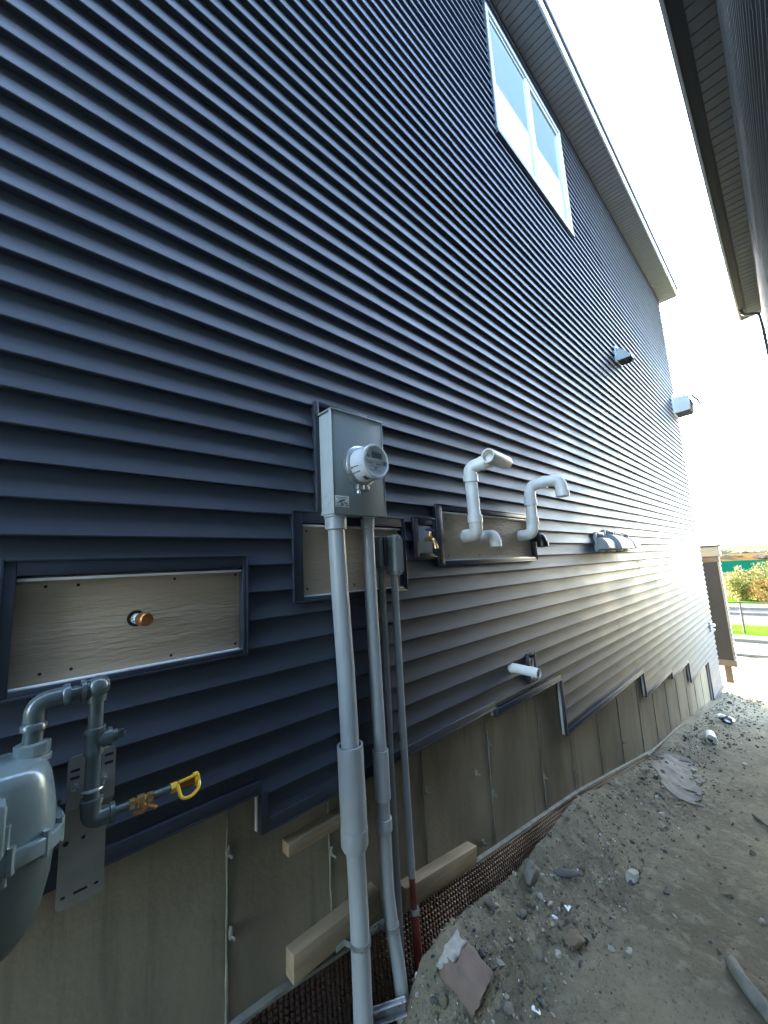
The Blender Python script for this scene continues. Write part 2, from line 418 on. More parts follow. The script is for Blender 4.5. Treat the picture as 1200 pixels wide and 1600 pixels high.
# window
def rect_ring(b, x0, x1, z0, z1, w, ya, yb, bev=.0025, ws=None, mi=0):
    wl, wr, wb, wt = ws if ws else (w, w, w, w)
    b.box((x0, ya, z0), (x0 + wl, yb, z1), bev, mi=mi); b.box((x1 - wr, ya, z0), (x1, yb, z1), bev, mi=mi)
    b.box((x0 + wl, ya, z0), (x1 - wr, yb, z0 + wb), bev, mi=mi); b.box((x0 + wl, ya, z1 - wt), (x1 - wr, yb, z1), bev, mi=mi)
b = B(); rect_ring(b, 3.085, 4.875, 5.622, 7.105, .040, -.046, .006); win = obj('window', b, M['frame'], house)
b = B(); b.box((3.06, -.052, 5.575), (4.90, .0, 5.621), .004); obj('sill', b, M['channel'], win)
b = B(); rect_ring(b, 3.062, 4.898, 5.6215, 7.128, .0225, -.043, .0, .002); obj('channel_frame', b, M['channel'], win)
b = B(); rect_ring(b, 3.126, 3.945, 5.663, 7.064, .028, -.028, .0055, .002); b.box((3.946, -.036, 5.663), (3.973, .0055, 7.064), .002); obj('sash', b, M['frame'], win)
b = B(); rect_ring(b, 3.975, 4.834, 5.663, 7.064, .052, -.034, .0055, .002); obj('sash', b, M['frame'], win)
for x0, x1, q in ((3.155, 3.916, .012), (4.028, 4.781, .036)):
    b = B(); b.box((x0, -.014, 5.680 + q), (x1, .003, 7.047 - q)); obj('pane', b, M['glass'], win)

# ------------------------------------------------------------------ MOUNTING BOARDS
def board(label, x0, x1, z0, z1, fx0, fx1, fz0, fz1, screws, m=None, small=False, group='framed boards let into the siding'):
    t = thing('mounting_board', label, 'mounting board', ((x0+x1)/2, 0, z0), group)
    b = B(); b.box((x0 - .01, -.006, z0 - .01), (x1 + .01, .0038, z1 + .01), .001); obj('board', b, m or M['board'], t)
    b = B()
    wl, wr, wb, wt = x0 - fx0 - .002, fx1 - x1 - .002, z0 - fz0 - .006, fz1 - z1 - .010
    wl, wr, wb, wt = (max(.016, v) for v in (wl, wr, wb, wt))
    rect_ring(b, fx0, fx1, fz0, fz1, 0, -.038, -.0045, .002, (wl, wr, wb, wt))
    rect_ring(b, fx0 - .004, fx1 + .004, fz0 - .004, fz1 + .004, .007, -.042, -.037, .0015)
    obj('channel_frame', b, M['channel'], t)
    b = B(); b.box((fx0 + wl + .001, -.030, z1 - .004), (fx1 - wr - .001, -.0062, z1 + .004), .001); obj('flashing', b, M['flash'], t)
    b = B(); b.box((fx0 + wl + .001, -.026, fz0 + wb - .002), (fx1 - wr - .001, -.0062, fz0 + wb + .004), .001); obj('flashing', b, M['flash'], t)
    for sx, sz in screws:
        b = B(); b.cyl((sx, -.0045, sz), (sx, -.0075, sz), .0042, n=10); obj('screw', b, M['dark'], t)
    return t
t = board('wide tan embossed board above the gas meter with a copper stub in its centre', .017, .616, 1.345, 1.617, -.012, .628, 1.326, 1.668,
          [(.075, 1.597), (.145, 1.597), (.395, 1.600), (.597, 1.603), (.075, 1.37), (.14, 1.37), (.39, 1.36), (.597, 1.362)])
b = B(); b.lathe((.290, -.0062, 1.487), (0, -1, 0), [(0, .0), (.0, .024), (.0012, .024), (.0012, 0)], 28, caps=(False, False)); obj('hole', b, M['dark'], t)
t = board('tan board behind the two thick grey conduits and below the meter box', .866, 1.462, 1.503, 1.792, .82, 1.468, 1.484, 1.848,
          [(.90, 1.53), (.90, 1.77), (1.43, 1.765), (1.15, 1.53)])
t = board('small grey block with brass tap beside the wide vent pipe board', 1.585, 1.70, 1.672, 1.812, 1.538, 1.732, 1.648, 1.858, [], M['vent'], group='framed boards let into the siding')
b = B(); b.box((1.578, -.033, 1.668), (1.700, -.0062, 1.808), .003); obj('face_plate', b, M['vent'], t)
t = board('long tan board crossed by the white vent pipes', 1.80, 2.93, 1.628, 1.905, 1.736, 2.945, 1.597, 1.945,
          [(1.87, 1.65), (1.87, 1.87), (2.2, 1.65), (2.55, 1.65), (2.55, 1.88), (1.83, 1.76), (2.42, 1.87)])

# copper stub
t = thing('copper_stub', 'capped copper pipe stub poking out of the wide tan board', 'pipe', (.293, -.006, 1.486))
b = B(); b.cyl((.290, .0, 1.486), (.299, -.036, 1.485), .0155, n=24); obj('sleeve', b, M['sticker'], t)
b = B(); b.lathe((.299, -.034, 1.485), (.24, -1, -.01), [(0, .0150), (0, .0195), (.030, .0195), (.034, .0165), (.034, 0)], 28, caps=(True, False)); obj('cap', b, M['copper'], t)
for k in range(9):
    a = rad(150 + k * 24); b = B(); c = (.2945 + .0159 * math.cos(a), -.018 - .006 * (k % 3 - 1), 1.4855 + .0159 * math.sin(a))
    b.box((c[0] - .0017, c[1] - .0022, c[2] - .0022), (c[0] + .0017, c[1] + .0022, c[2] + .0022)); obj('print_mark', b, M['ink'], t)

# garden tap on the small block
t = thing('garden_tap', 'brass garden tap with a blue handle on the small grey block', 'tap', (1.64, -.006, 1.74))
b = B(); b.lathe((1.645, -.0062, 1.742), (0, -1, 0), [(0, .026), (.004, .026), (.010, .016), (.040, .0125), (.055, .016), (.070, .016)], 20); obj('body', b, M['brass'], t)
b = B(); b.tube(bend([(1.645, -.060, 1.742), (1.645, -.085, 1.735), (1.645, -.098, 1.700)], .02), [.011] * 9 + [.012], 14); b.lathe((1.645, -.096, 1.705), (0, -.2, -1), [(0, .014), (.02, .014)], 14); obj('spout', b, M['brass'], t)
b = B(); b.cyl((1.645, -.058, 1.748), (1.645, -.064, 1.785), .006, n=10); obj('stem', b, M['brass'], t)
b = B(); b.lathe((1.645, -.064, 1.783), (0, -.16, 1), [(0, .010), (.002, .024), (.010, .026), (.014, .010)], 8); obj('handle', b, M['blue'], t)

# ------------------------------------------------------------------ ELECTRIC METER BOX
t = thing('meter_box', 'tall grey metal meter box with a round glass electricity meter on its front', 'meter box', (1.1, 0, 1.83))
X0, X1, Z0, Z1, Y0, Y1 = .956, 1.242, 1.834, 2.278, -.030, -.140
b = B(); b.box((X0, Y1 + .014, Z0), (X1, Y0 + .02, Z1), .004); obj('case', b, M['greybox'], t)
b = B(); b.box((X0 - .004, Y1, Z0 - .004), (X1 + .004, Y1 + .016, Z1 + .003), .004)
obj('cover', b, M['greydk'], t)
b = B(); b.box((X0 - .008, Y1 - .006, Z1 + .0035), (X1 + .008, Y0 + .02, Z1 + .010), .002); obj('lid', b, M['greybox'], t)
b = B(); b.box((X0 - .0065, Y1 - .002, Z0 - .002), (X0 - .0042, Y1 + .018, Z1 + .002), .0008); obj('cover_edge', b, M['greybox'], t)
b = B(); b.box((X1 + .0042, Y1 - .002, Z0 - .002), (X1 + .0065, Y1 + .018, Z1 + .002), .0008); obj('cover_edge', b, M['greybox'], t)
for dz in (0,):
    b = B()
    for r in (.018, .028):
        b.lathe((X0 - .0003, -.085, 1.895), (-1, 0, 0), [(0, r - .002), (.0012, r - .001), (.0012, r + .001), (0, r + .002)], 32, caps=(False, False))
    obj('knockout', b, M['greybox'], t)
b = B(); rect_ring(b, .934, 1.268, 1.850, 2.350, .022, -.046, -.0045, .003); b.box((.95, -.004, 1.86), (1.25, .003, 2.34)); obj('channel_frame', b, M['channel'], t)
# sticker with a crossed-out hand drawing and two lines of small type
b = B(); b.box((.957, Y1 - .0012, 1.860), (1.030, Y1 - .0002, 1.908), .0004); st = obj('sticker', b, M['sticker'], t)
b = B(); rnd = random.Random(3); ys = Y1 - .0013
def ink(p, q, w):
    p, q = Vector((p[0], ys, p[1])), Vector((q[0], ys, q[1])); d = (q - p).normalized(); n_ = Vector((-d.z, 0, d.x)) * w / 2
    b.face([p - n_, q - n_, q + n_, p + n_])
for zz, xa, xb in ((1.9005, .963, 1.022), (1.8935, .973, 1.012), (1.866, .961, .990)):
    x = xa
    while x < xb:
        w = rnd.uniform(.002, .006); ink((x, zz), (min(x + w, xb), zz), .0032); x += w + .0012
ink((.964, 1.876), (.992, 1.884), .004); ink((.978, 1.884), (1.006, 1.889), .005); ink((.990, 1.880), (1.000, 1.872), .004)
ink((.984, 1.876), (.998, 1.866), .005); ink((1.004, 1.878), (1.012, 1.882), .003); ink((1.008, 1.874), (1.020, 1.878), .004); ink((1.012, 1.868), (1.020, 1.866), .004); ink((1.020, 1.872), (1.026, 1.868), .003)
obj('printing', b, M['ink'], st, recalc=False)
# the meter
CXm, CZm = 1.1, 2.048
b = B(); b.lathe((CXm, Y1, CZm), (0, -1, 0), [(0, .092), (.010, .092), (.013, .088), (.013, .083), (.020, .086), (.026, .086), (.029, .082), (.029, .060)], 48, caps=(False, False)); obj('locking_ring', b, M['steel'], t)
b = B(); b.lathe((CXm, Y1 - .012, CZm), (0, -1, 0), [(0, .078), (.012, .079), (.070, .076), (.084, .0755), (.086, .0765), (.094, .0765), (.098, .0730), (.099, .066), (.097, .064)], 48, caps=(False, False)); mt = obj('meter', b, M['clear'], t)
b = B(); b.lathe((CXm, Y1 - .100, CZm), (0, -1, 0), [(0, 0), (0, .0655), (.004, .0655), (.004, 0)], 48, caps=(False, False)); obj('dial', b, M['dial'], mt)
yd = Y1 - .1045
b = B(); b.box((CXm - .022, yd - .0008, CZm + .014), (CXm + .036, yd + .0005, CZm + .038)); obj('display', b, M['lcd'], mt)
b = B(); b.box((CXm - .058, yd - .003, CZm + .004), (CXm + .052, yd + .0006, CZm + .0075), .0005); obj('dial_bar', b, M['ventlt'], mt)
b = B(); b.cyl((CXm + .048, yd + .001, CZm - .004), (CXm + .048, yd - .006, CZm - .004), .0085, n=16); obj('reset_button', b, M['lcd'], mt)
b = B()
for zz, xa, xb, w in ((-.010, -.045, -.018, .004), (-.012, .000, .030, .006), (-.022, -.030, .020, .003), (-.030, -.012, .006, .008), (-.040, -.034, .024, .003), (.020, -.050, -.030, .012), (.042, -.02, .02, .004)):
    b.box((CXm + xa, yd - .0005, CZm + zz - w / 2), (CXm + xb, yd + .0004, CZm + zz + w / 2))
obj('dial_marks', b, M['greydk'], mt)
for a0 in (196, 214):
    a = rad(a0); b = B(); q = Vector((CXm + .0775 * math.cos(a), 0, CZm + .0775 * math.sin(a)))
    b.box((q.x - .0014, Y1 - .075, q.z - .0014), (q.x + .0014, Y1 - .035, q.z + .0014)); b.box((q.x - .002, Y1 - .038, q.z - .005), (q.x + .002, Y1 - .033, q.z + .002)); obj('vent_slot', b, M['ink'], mt)
for k in range(5):
    a = rad(236 + k * 4); b = B(); q = (CXm + .0765 * math.cos(a), CZm + .0765 * math.sin(a)); b.box((q[0] - .0015, Y1 - .082, q[1] - .0015), (q[0] + .0015, Y1 - .066, q[1] + .0015)); obj('vent_slot', b, M['ink'], mt)
b = B(); b.tube(bend([(CXm + .066 * math.cos(rad(d)), Y1 - .1085, CZm + .066 * math.sin(rad(d))) for d in range(0, 361, 12)], .004, 2), .0020, 8, caps=(False, False)); obj('cover_rim', b, M['flash'], mt)
b = B(); b.box((CXm - .040, Y1 - .030, CZm - .108), (CXm - .004, Y1 - .004, CZm - .088), .003); b.box((CXm + .002, Y1 - .026, CZm - .106), (CXm + .030, Y1 - .006, CZm - .088), .003)
b.lathe((CXm - .030, Y1 - .018, CZm - .104), (-.3, -.4, -1), [(0, .006), (.016, .006), (.018, .009), (.030, .007), (.034, .002)], 10); obj('ring_clamp', b, M['steel'], t)

# ------------------------------------------------------------------ CONDUITS
def sleeve(b, p, q, r, lip=.003):
    b.lathe(p, Vector(q) - Vector(p), [(0, r - .008), (0, r), ((Vector(q) - Vector(p)).length - .006, r), ((Vector(q) - Vector(p)).length, r - .003), ((Vector(q) - Vector(p)).length, r - .012)], 36, caps=(True, True))
def hsleeve(b, p, q, r, ri):   # open at the top end p
    p, q = Vector(p), Vector(q); L_ = (q - p).length
    b.lathe(p, q - p, [(.04, ri), (0, ri), (0, r), (L_ - .004, r), (L_, r - .003), (L_, ri)], 36, caps=(False, True))
A = lambda z: (1.0 + .035 * ss(1.85, .9, z) + .015 * ss(.9, .2, z), -.083 + .004 * ss(1.85, .9, z))   # thick conduit axis
def A3(z): a = A(z); return (a[0], a[1], z)
t = thing('conduit', 'thickest grey conduit running from the meter box down to the dirt', 'conduit', (1.05, -.08, -.3), 'grey conduits on the wall')
b = B(); b.tube([A3(z) for z in (1.80, 1.5, 1.2, .95, .84)], .0365, 36); obj('pipe', b, M['conduit'], t)
b = B(); b.lathe(A3(1.832), (0, 0, -1), [(0, .050), (.008, .052), (.012, .047), (.060, .047), (.062, .044), (.062, .036)], 36); obj('hub', b, M['conduit'], t)
b = B(); hsleeve(b, A3(.905), A3(.60), .0525, .0440); obj('expansion_sleeve', b, M['conduit'], t)
b = B(); b.lathe(A3(.603), (0, 0, -1), [(0, .050), (.001, .0535), (.060, .0535), (.075, .047), (.078, .036)], 36); obj('coupling', b, M['conduit'], t)
b = B(); b.tube([A3(z) for z in (.56, .3, 0, -.45)], .0365, 36); obj('pipe', b, M['conduit'], t)
def strap(c, r, z, parent, tilt=.15, tail=.05):
    b = B(); n = 14
    ring = [(c[0] + r * math.cos(rad(a)), c[1] + r * math.sin(rad(a)), z) for a in range(180, 361, 12)]
    pts = [(c[0] - r - tail, -.044, z + .006), (c[0] - r - .012, -.046, z + .008), (c[0] - r, c[1] * .8, z + .002)] + ring + [(c[0] + r, -.046, z)]
    for hz in (0,):
        for p, q in zip(pts, pts[1:]):
            p, q = Vector(p), Vector(q); d = (q - p)
            if d.length < 1e-6: continue
            nrm = Vector((d.y, -d.x, 0)).normalized() * .0016
            u = Vector((0, 0, .010))
            vs = [b.bm.verts.new(v) for v in (p - u - nrm, q - u - nrm, q + u - nrm, p + u - nrm, p - u + nrm, q - u + nrm, q + u + nrm, p + u + nrm)]
            for f in ((0,1,2,3),(7,6,5,4),(0,4,5,1),(3,2,6,7),(0,3,7,4),(1,5,6,2)): b.bm.faces.new([vs[i] for i in f])
    return obj('strap', b, M['steel'], parent)
strap(A(.2), .0385, .205, t)
t2 = thing('conduit', 'second grey conduit close right of the thickest one under the meter box', 'conduit', (1.2, -.08, -.3), 'grey conduits on the wall')
def Bx(z): return (1.180 + .015 * ss(1.7, .6, z) + .045 * ss(.35, -.15, z), -.082 - .012 * ss(.3, -.1, z), z)
b = B(); b.tube([Bx(z) for z in (1.836, 1.4, 1.0, .8)], .0275, 30); obj('pipe', b, M['conduit_dk'] if 0 else M['conduit'], t2)
b = B(); b.lathe(Bx(1.832), (0, 0, -1), [(0, .036), (.006, .036), (.009, .032), (.05, .032), (.052, .027)], 30); obj('hub', b, M['conduit'], t2)
b = B(); hsleeve(b, Bx(.835), Bx(.64), .0345, .0295); obj('expansion_sleeve', b, M['conduit'], t2)
b = B(); b.tube([Bx(.66), Bx(.52)], .0275, 30); obj('pipe', b, M['conduit'], t2)
b = B(); b.lathe(Bx(.570), (0, 0, -1), [(0, .029), (0, .0345), (.045, .0345), (.050, .029)], 30); obj('coupling', b, M['conduit'], t2)
b = B(); b.tube([Bx(z) for z in (.53, .3, .15, 0, -.1, -.3)], .0275, 30); obj('pipe', b, M['conduit'], t2)
strap(Bx(.165)[:2], .0295, .165, t2, tail=.03)
Rz = Matrix.Rotation(rad(-29), 3, 'Z'); b = B(); b.box((1.045, -.092, -.098), (1.225, -.086, -.050), .002); b.box((1.045, -.112, -.053), (1.225, -.0925, -.049), .001); b.box((1.045, -.112, -.099), (1.225, -.0925, -.095), .001)
bmesh.ops.rotate(b.bm, verts=b.bm.verts, cent=(1.135, -.092, -.075), matrix=Rz)
tag(obj('strut_channel', b, M['steel'], None), 'short steel strut across the feet of the two thick grey conduits', 'strut')
t3 = thing('conduit', 'slim grey conduit with an oval cover box, ending in a red sleeve', 'conduit', (1.37, -.06, -.25), 'grey conduits on the wall')
def rounded_box(b, x0, x1, y0, y1, z0, z1, r):
    n = 8; cx_ = (x0 + x1) / 2; rx = (x1 - x0) / 2; poly = []
    for k in range(n + 1): a = math.pi * k / n; poly.append((cx_ + rx * math.cos(a), z1 - r + r * math.sin(a)))
    for k in range(n + 1): a = math.pi + math.pi * k / n; poly.append((cx_ + rx * math.cos(a), z0 + r + r * math.sin(a)))
    b.prism(poly, 1, y0, y1)
b = B(); rounded_box(b, 1.335, 1.387, -.098, -.030, 1.562, 1.757, .026); obj('access_box', b, M['conduit'], t3)
b = B(); rounded_box(b, 1.338, 1.384, -.103, -.0985, 1.568, 1.752, .023); lid = obj('cover', b, M['conduit_dk'], t3)
for zz in (1.742, 1.578):
    b = B(); b.cyl((1.361, -.103, zz), (1.361, -.106, zz), .005, n=10); obj('screw', b, M['steel'], lid)
b = B(); b.lathe((1.361, -.058, 1.570), (0, 0, -1), [(0, .025), (.012, .022), (.016, .020), (.016, .016)], 24); b.tube([(1.361, -.056, 1.57), (1.361, -.056, .9), (1.366, -.058, .25)], .0168, 24); obj('pipe', b, M['conduit'], t3)
b = B(); b.tube([(1.366, -.058, .252), (1.368, -.06, .10)], .0140, 20); b.tube([(1.368, -.06, .115), (1.372, -.064, -.05), (1.378, -.072, -.26)], [.0185, .0195, .021], 20); obj('red_sleeve', b, M['redpvc'], t3)
b = B(); b.lathe((1.368, -.060, .128), (0, 0, -1), [(0, .0165), (0, .0215), (.018, .0215), (.018, .0165)], 24); obj('clip', b, M['steel'], t3)
t4 = thing('conduit', 'slim conduit, shade painted into its dark grey, between the thick grey pipes and the oval cover box', 'conduit', (1.275, -.05, -.3), 'grey conduits on the wall')
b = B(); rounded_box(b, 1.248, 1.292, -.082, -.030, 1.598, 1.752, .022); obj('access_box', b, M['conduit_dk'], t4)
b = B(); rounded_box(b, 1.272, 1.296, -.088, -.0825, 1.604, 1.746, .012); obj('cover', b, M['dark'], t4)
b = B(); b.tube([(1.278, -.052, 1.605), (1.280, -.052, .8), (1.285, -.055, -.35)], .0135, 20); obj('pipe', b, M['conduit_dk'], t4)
b = B(); b.tube([(1.312, -.038, 1.52), (1.313, -.038, 1.1), (1.312, -.03, .6), (1.309, -.04, .2), (1.300, -.05, -.35)], .0042, 8)
tag(obj('ground_wire', b, M['vent'], None), 'thin pale wire beside the slim dark conduit', 'wire')

# ------------------------------------------------------------------ GAS METER AND PIPING
t = thing('gas_meter', 'grey gas meter cut off by the left edge with its curved inlet pipe', 'gas meter', (-.03, -.16, .84))
def sup(b, cx_, cy, z0, z1, wx, wy, prof_, n=40, e=3.4, mi=0):
    rings = []
    for zt, k in prof_:
        z = z0 + (z1 - z0) * zt; row = []
        for i in range(n):
            a = 2 * math.pi * i / n; c, s = math.cos(a), math.sin(a)
            row.append(b.bm.verts.new((cx_ + wx * k * math.copysign(abs(c) ** (2 / e), c), cy + wy * (k * .6 + .4 * min(1, k * 1.2)) * math.copysign(abs(s) ** (2 / e), s), z)))
        rings.append(row)
    for p, q in zip(rings, rings[1:]):
        for i in range(n): b.bm.faces.new([p[i], p[(i+1) % n], q[(i+1) % n], q[i]]).material_index = mi
    b.bm.faces.new(list(reversed(rings[0]))); b.bm.faces.new(rings[-1])
b = B(); sup(b, -.030, -.165, 1.080, 1.222, .142, .098, [(0, 1.0), (.12, 1.0), (.3, .985), (.55, .95), (.78, .90), (.9, .84), (.97, .74), (1, .60)]); gm = obj('upper_housing', b, M['gasmeter'], t, sharp=60)
b = B(); sup(b, -.030, -.165, 1.046, 1.080, .156, .108, [(0, .97), (.1, 1.0), (.9, 1.0), (1, .97)])
for k in range(12):
    a = 2 * math.pi * (k + .5) / 12; b.lathe((-.030 + .150 * math.copysign(abs(math.cos(a)) ** .6, math.cos(a)), -.165 + .104 * math.copysign(abs(math.sin(a)) ** .6, math.sin(a)), 1.040), (0, 0, 1), [(0, .008), (.05, .008)], 6)
obj('flange', b, M['gasmeter'], t)
b = B(); sup(b, -.030, -.165, .842, 1.046, .140, .098, [(0, .30), (.05, .48), (.12, .62), (.25, .77), (.45, .89), (.7, .97), (.9, 1.0), (1, 1.0)]); obj('lower_case', b, M['gasdark'], t, sharp=60)
b = B(); b.box((-.13, -.315, 1.085), (.026, -.255, 1.190), .012); b.box((-.12, -.323, 1.100), (.012, -.314, 1.178), .004); ix = obj('index_housing', b, M['gasmeter'], t)
b = B(); b.box((-.11, -.3245, 1.112), (.002, -.3225, 1.166), .002); obj('index_window', b, M['lcd'], ix)
b = B(); b.box((-.10, -.300, 1.020), (.020, -.262, 1.092), .010); b.cyl((-.03, -.27, 1.05), (-.03, -.318, 1.05), .024, n=20); b.cyl((.028, -.26, 1.02), (.028, -.26, 1.13), .007, n=10); b.cyl((.010, -.285, .995), (.010, -.285, 1.06), .006, n=10); obj('badge_plate', b, M['gasmeter'], t)
b = B(); b.box((.000, -.285, .93), (.012, -.262, 1.0), .004); obj('seal_lug', b, M['steel'], t)
b = B(); b.lathe((-.135, -.165, 1.205), (0, 0, 1), [(0, .034), (.012, .034), (.014, .038), (.040, .038), (.042, .028), (.06, .024), (.10, .024)], 8); obj('outlet_nut', b, M['gasmeter'], t)
# inlet side: swivel nut, elbow, nipple (the pipe standing over the meter)
PX, PY = .182, -.14
b = B(); b.lathe((.064, -.150, 1.205), (0, 0, 1), [(0, .036), (.010, .036), (.012, .033), (.018, .0335)], 24)
b.lathe((.064, -.150, 1.222), (0, 0, 1), [(0, .028), (.001, .0335), (.022, .0335), (.024, .026)], 8); obj('swivel_nut', b, M['gasmeter'], t, sharp=25)
b = B(); b.tube([(.064, -.150, 1.24), (.064, -.149, 1.29)], .0195, 28)
b.tube(bend([(.064, -.149, 1.275), (.064, -.148, 1.330), (.128, -.145, 1.334)], .046, 12), .0215, 28)
b.lathe((.064, -.149, 1.272), (0, 0, 1), [(0, .020), (.001, .0255), (.012, .0255), (.016, .0215)], 28); b.lathe((.128, -.145, 1.334), (-1, 0, 0), [(0, .018), (.001, .0255), (.012, .0255), (.016, .0215)], 28); obj('inlet_elbow', b, M['gaspipe'], t, sharp=45)
t = thing('gas_riser', 'dark green gas riser clamped to the slotted bracket right of the gas meter', 'gas pipe', (PX, PY, 1.0))
b = B(); b.tube([(.125, -.145, 1.334), (PX - .01, PY, 1.334)], .0160, 24); obj('nipple', b, M['gaspipe'], t)
b = B(); b.lathe((PX - .034, PY, 1.334), (1, 0, 0), [(0, .018), (.001, .0265), (.010, .0265), (.013, .0225), (.03, .0225)], 28)
b.tube(bend([(PX - .020, PY, 1.334), (PX + .001, PY, 1.336), (PX, PY, 1.306)], .020, 10), .0225, 28); r_ = bmesh.ops.create_uvsphere(b.bm, u_segments=24, v_segments=16, radius=.0265, matrix=Matrix.Translation((PX + .002, PY - .004, 1.338)))
b.lathe((PX, PY, 1.302), (0, 0, 1), [(0, .018), (.001, .0225), (.014, .0225)], 28); obj('top_elbow', b, M['gaspipe'], t, sharp=45)
b = B(); b.tube([(PX, PY, 1.310), (PX, PY, 1.04)], .0168, 28); obj('pipe', b, M['gaspipe'], t)
b = B(); b.lathe((PX, PY, 1.178), (0, 0, 1), [(0, .0185), (.001, .0215), (.010, .0215), (.014, .0205), (.048, .0205), (.052, .0235), (.062, .0235), (.063, .0185)], 28)
b.tube([(PX, PY, 1.210), (PX + .030, PY - .004, 1.210)], .0195, 24); b.lathe((PX + .026, PY - .003, 1.210), (1, -.1, 0), [(0, .018), (.001, .0225), (.010, .0225), (.011, .015), (.022, .015)], 24)
b.lathe((PX + .046, PY - .005, 1.210), (1, -.1, 0), [(0, .0125), (.016, .0125), (.018, .006)], 4); obj('test_tee', b, M['gaspipe'], t, sharp=40)
b = B(); b.tube(bend([(PX, PY, 1.075), (PX, PY, 1.026), (PX + .045, PY, 1.026)], .024, 10), .0215, 28); b.lathe((PX, PY, 1.062), (0, 0, 1), [(0, .0215), (.002, .0245), (.014, .0245), (.016, .018)], 28); b.lathe((PX + .036, PY, 1.026), (1, 0, 0), [(0, .0215), (.002, .024), (.012, .024), (.014, .012)], 28); obj('bottom_elbow', b, M['gaspipe'], t, sharp=45)
b = B(); b.tube([(PX + .04, PY, 1.026), (.268, PY, 1.027)], .0095, 20); obj('branch_pipe', b, M['gaspipe'], t)
b = B()
for dz in (1.098,):
    pts = [(PX - .030, -.097, dz)] + [(PX + .0205 * math.cos(rad(a)), PY + .0205 * math.sin(rad(a)), dz) for a in range(180, 361, 12)] + [(PX + .030, -.097, dz)]
    b.tube(pts, .0038, 8)
    for sx in (-.030, .030): b.lathe((PX + sx, -.094, dz), (0, -1, 0), [(0, .009), (.010, .009), (.010, .005), (.02, .005)], 6)
obj('u_bolt', b, M['steel'], t)
t = thing('gas_valve', 'brass shutoff valve with a yellow capped end on the gas branch', 'gas valve', (.30, PY, 1.03))
b = B(); b.lathe((.262, PY, 1.027), (1, 0, 0), [(0, .013), (.012, .013), (.014, .011), (.018, .0155), (.034, .0155), (.038, .011), (.040, .013), (.054, .013)], 8); obj('body', b, M['brass'], t)
b = B(); b.tube([(.268, PY - .024, 1.013), (.286, PY - .030, 1.012), (.300, PY - .032, 1.022), (.318, PY - .030, 1.010)], [.0055, .006, .006, .0055], 8); b.cyl((.29, PY, 1.026), (.292, PY - .030, 1.015), .007, n=10); obj('lever', b, M['copper'], t)
b = B(); b.tube([(.314, PY, 1.027), (.364, PY, 1.027)], .0095, 18); obj('nipple', b, M['gaspipe'], t)
b = B(); b.lathe((.360, PY, 1.027), (1, 0, 0), [(0, .014), (.016, .014), (.018, .010), (.020, .010)], 6); obj('end_fitting', b, M['yellow'], t)
b = B(); b.lathe((.378, PY, 1.027), (1, 0, 0), [(0, .012), (.05, .014), (.056, .014)], 20); obj('coupler', b, M['amber'], t)
b = B(); b.tube(bend([(.374, PY - .012, 1.036), (.378, PY - .034, 1.006), (.402, PY - .034, 1.001), (.428, PY - .028, 1.014), (.431, PY - .006, 1.036)], .02, 6), .0046, 10)
b.tube([(.378, PY - .012, 1.040), (.427, PY - .010, 1.043)], .0045, 8); b.lathe((.420, PY, 1.028), (1, 0, 0), [(0, .0175), (.012, .0175), (.014, .014), (.014, 0)], 20, caps=(True, False)); obj('dust_cap', b, M['yellow'], t)
# bracket plate: upper part stands off, lower part is on the concrete
t = thing('pipe_bracket', 'slotted galvanised plate behind the gas riser', 'bracket', (.187, -.04, .78))
YU, YL = -.094, -.042
def plate_strip(b, x0, x1, path, th=.003):
    for (ya, za), (yc, zc) in zip(path, path[1:]):
        d = Vector((0, yc - ya, zc - za)).normalized(); n_ = Vector((0, -d.z, d.y)) * th * (-1 if d.z < 0 else 1)
        vs = [b.bm.verts.new(v) for v in ((x0, ya, za), (x1, ya, za), (x1, yc, zc), (x0, yc, zc))]
        ws = [b.bm.verts.new(v.co - n_ if False else v.co + Vector((0, th, 0))) for v in vs]
        for f in ((0,1,2,3),): b.bm.faces.new([vs[i] for i in f]); b.bm.faces.new([ws[i] for i in reversed(f)])
        for i in range(4): b.bm.faces.new([vs[i], ws[i], ws[(i+1) % 4], vs[(i+1) % 4]])
b = B(); poly = []
for cx_, cz, a0 in ((.224, 1.156, 0), (.150, 1.156, 90)):
    for k in range(7): a = rad(a0 + 15 * k); poly.append((cx_ + .013 * math.cos(a), cz + .013 * math.sin(a)))
poly += [(.137, 1.045), (.237, 1.045)]
b.prism(poly, 1, YU, YU + .003)
plate_strip(b, .137, .237, [(YU, 1.045), (YL - .003, 1.0)])
poly = [(.133, 1.001), (.133, .812)]
for cx_, cz, a0 in ((.144, .812, 180), (.219, .812, 270)):
    for k in range(7): a = rad(a0 + 15 * k); poly.append((cx_ + .011 * math.cos(a), cz + .011 * math.sin(a)))
poly += [(.230, 1.001)]
b.prism(poly, 1, YL - .003, YL); obj('plate', b, M['bracket'], t)
for x, z, w, h, y in ((.152, 1.135, .020, .007, YU), (.152, 1.118, .020, .007, YU), (.222, 1.150, .020, .007, YU), (.222, 1.130, .020, .007, YU), (.146, .950, .010, .012, YL - .003), (.182, .950, .009, .009, YL - .003), (.212, .962, .009, .009, YL - .003),
                      (.181, .828, .030, .006, YL - .003), (.146, .828, .010, .006, YL - .003), (.214, .828, .010, .006, YL - .003)):
    b = B(); n = 10; p2 = []
    for k in range(n): a = 2 * math.pi * k / n; p2.append((x + math.copysign(max(0, w/2 - h/2), math.cos(a)) + h/2 * math.cos(a), z + h/2 * math.sin(a)))
    b.prism(p2, 1, y - .0007, y + .001); obj('slot', b, M['dark'], t)

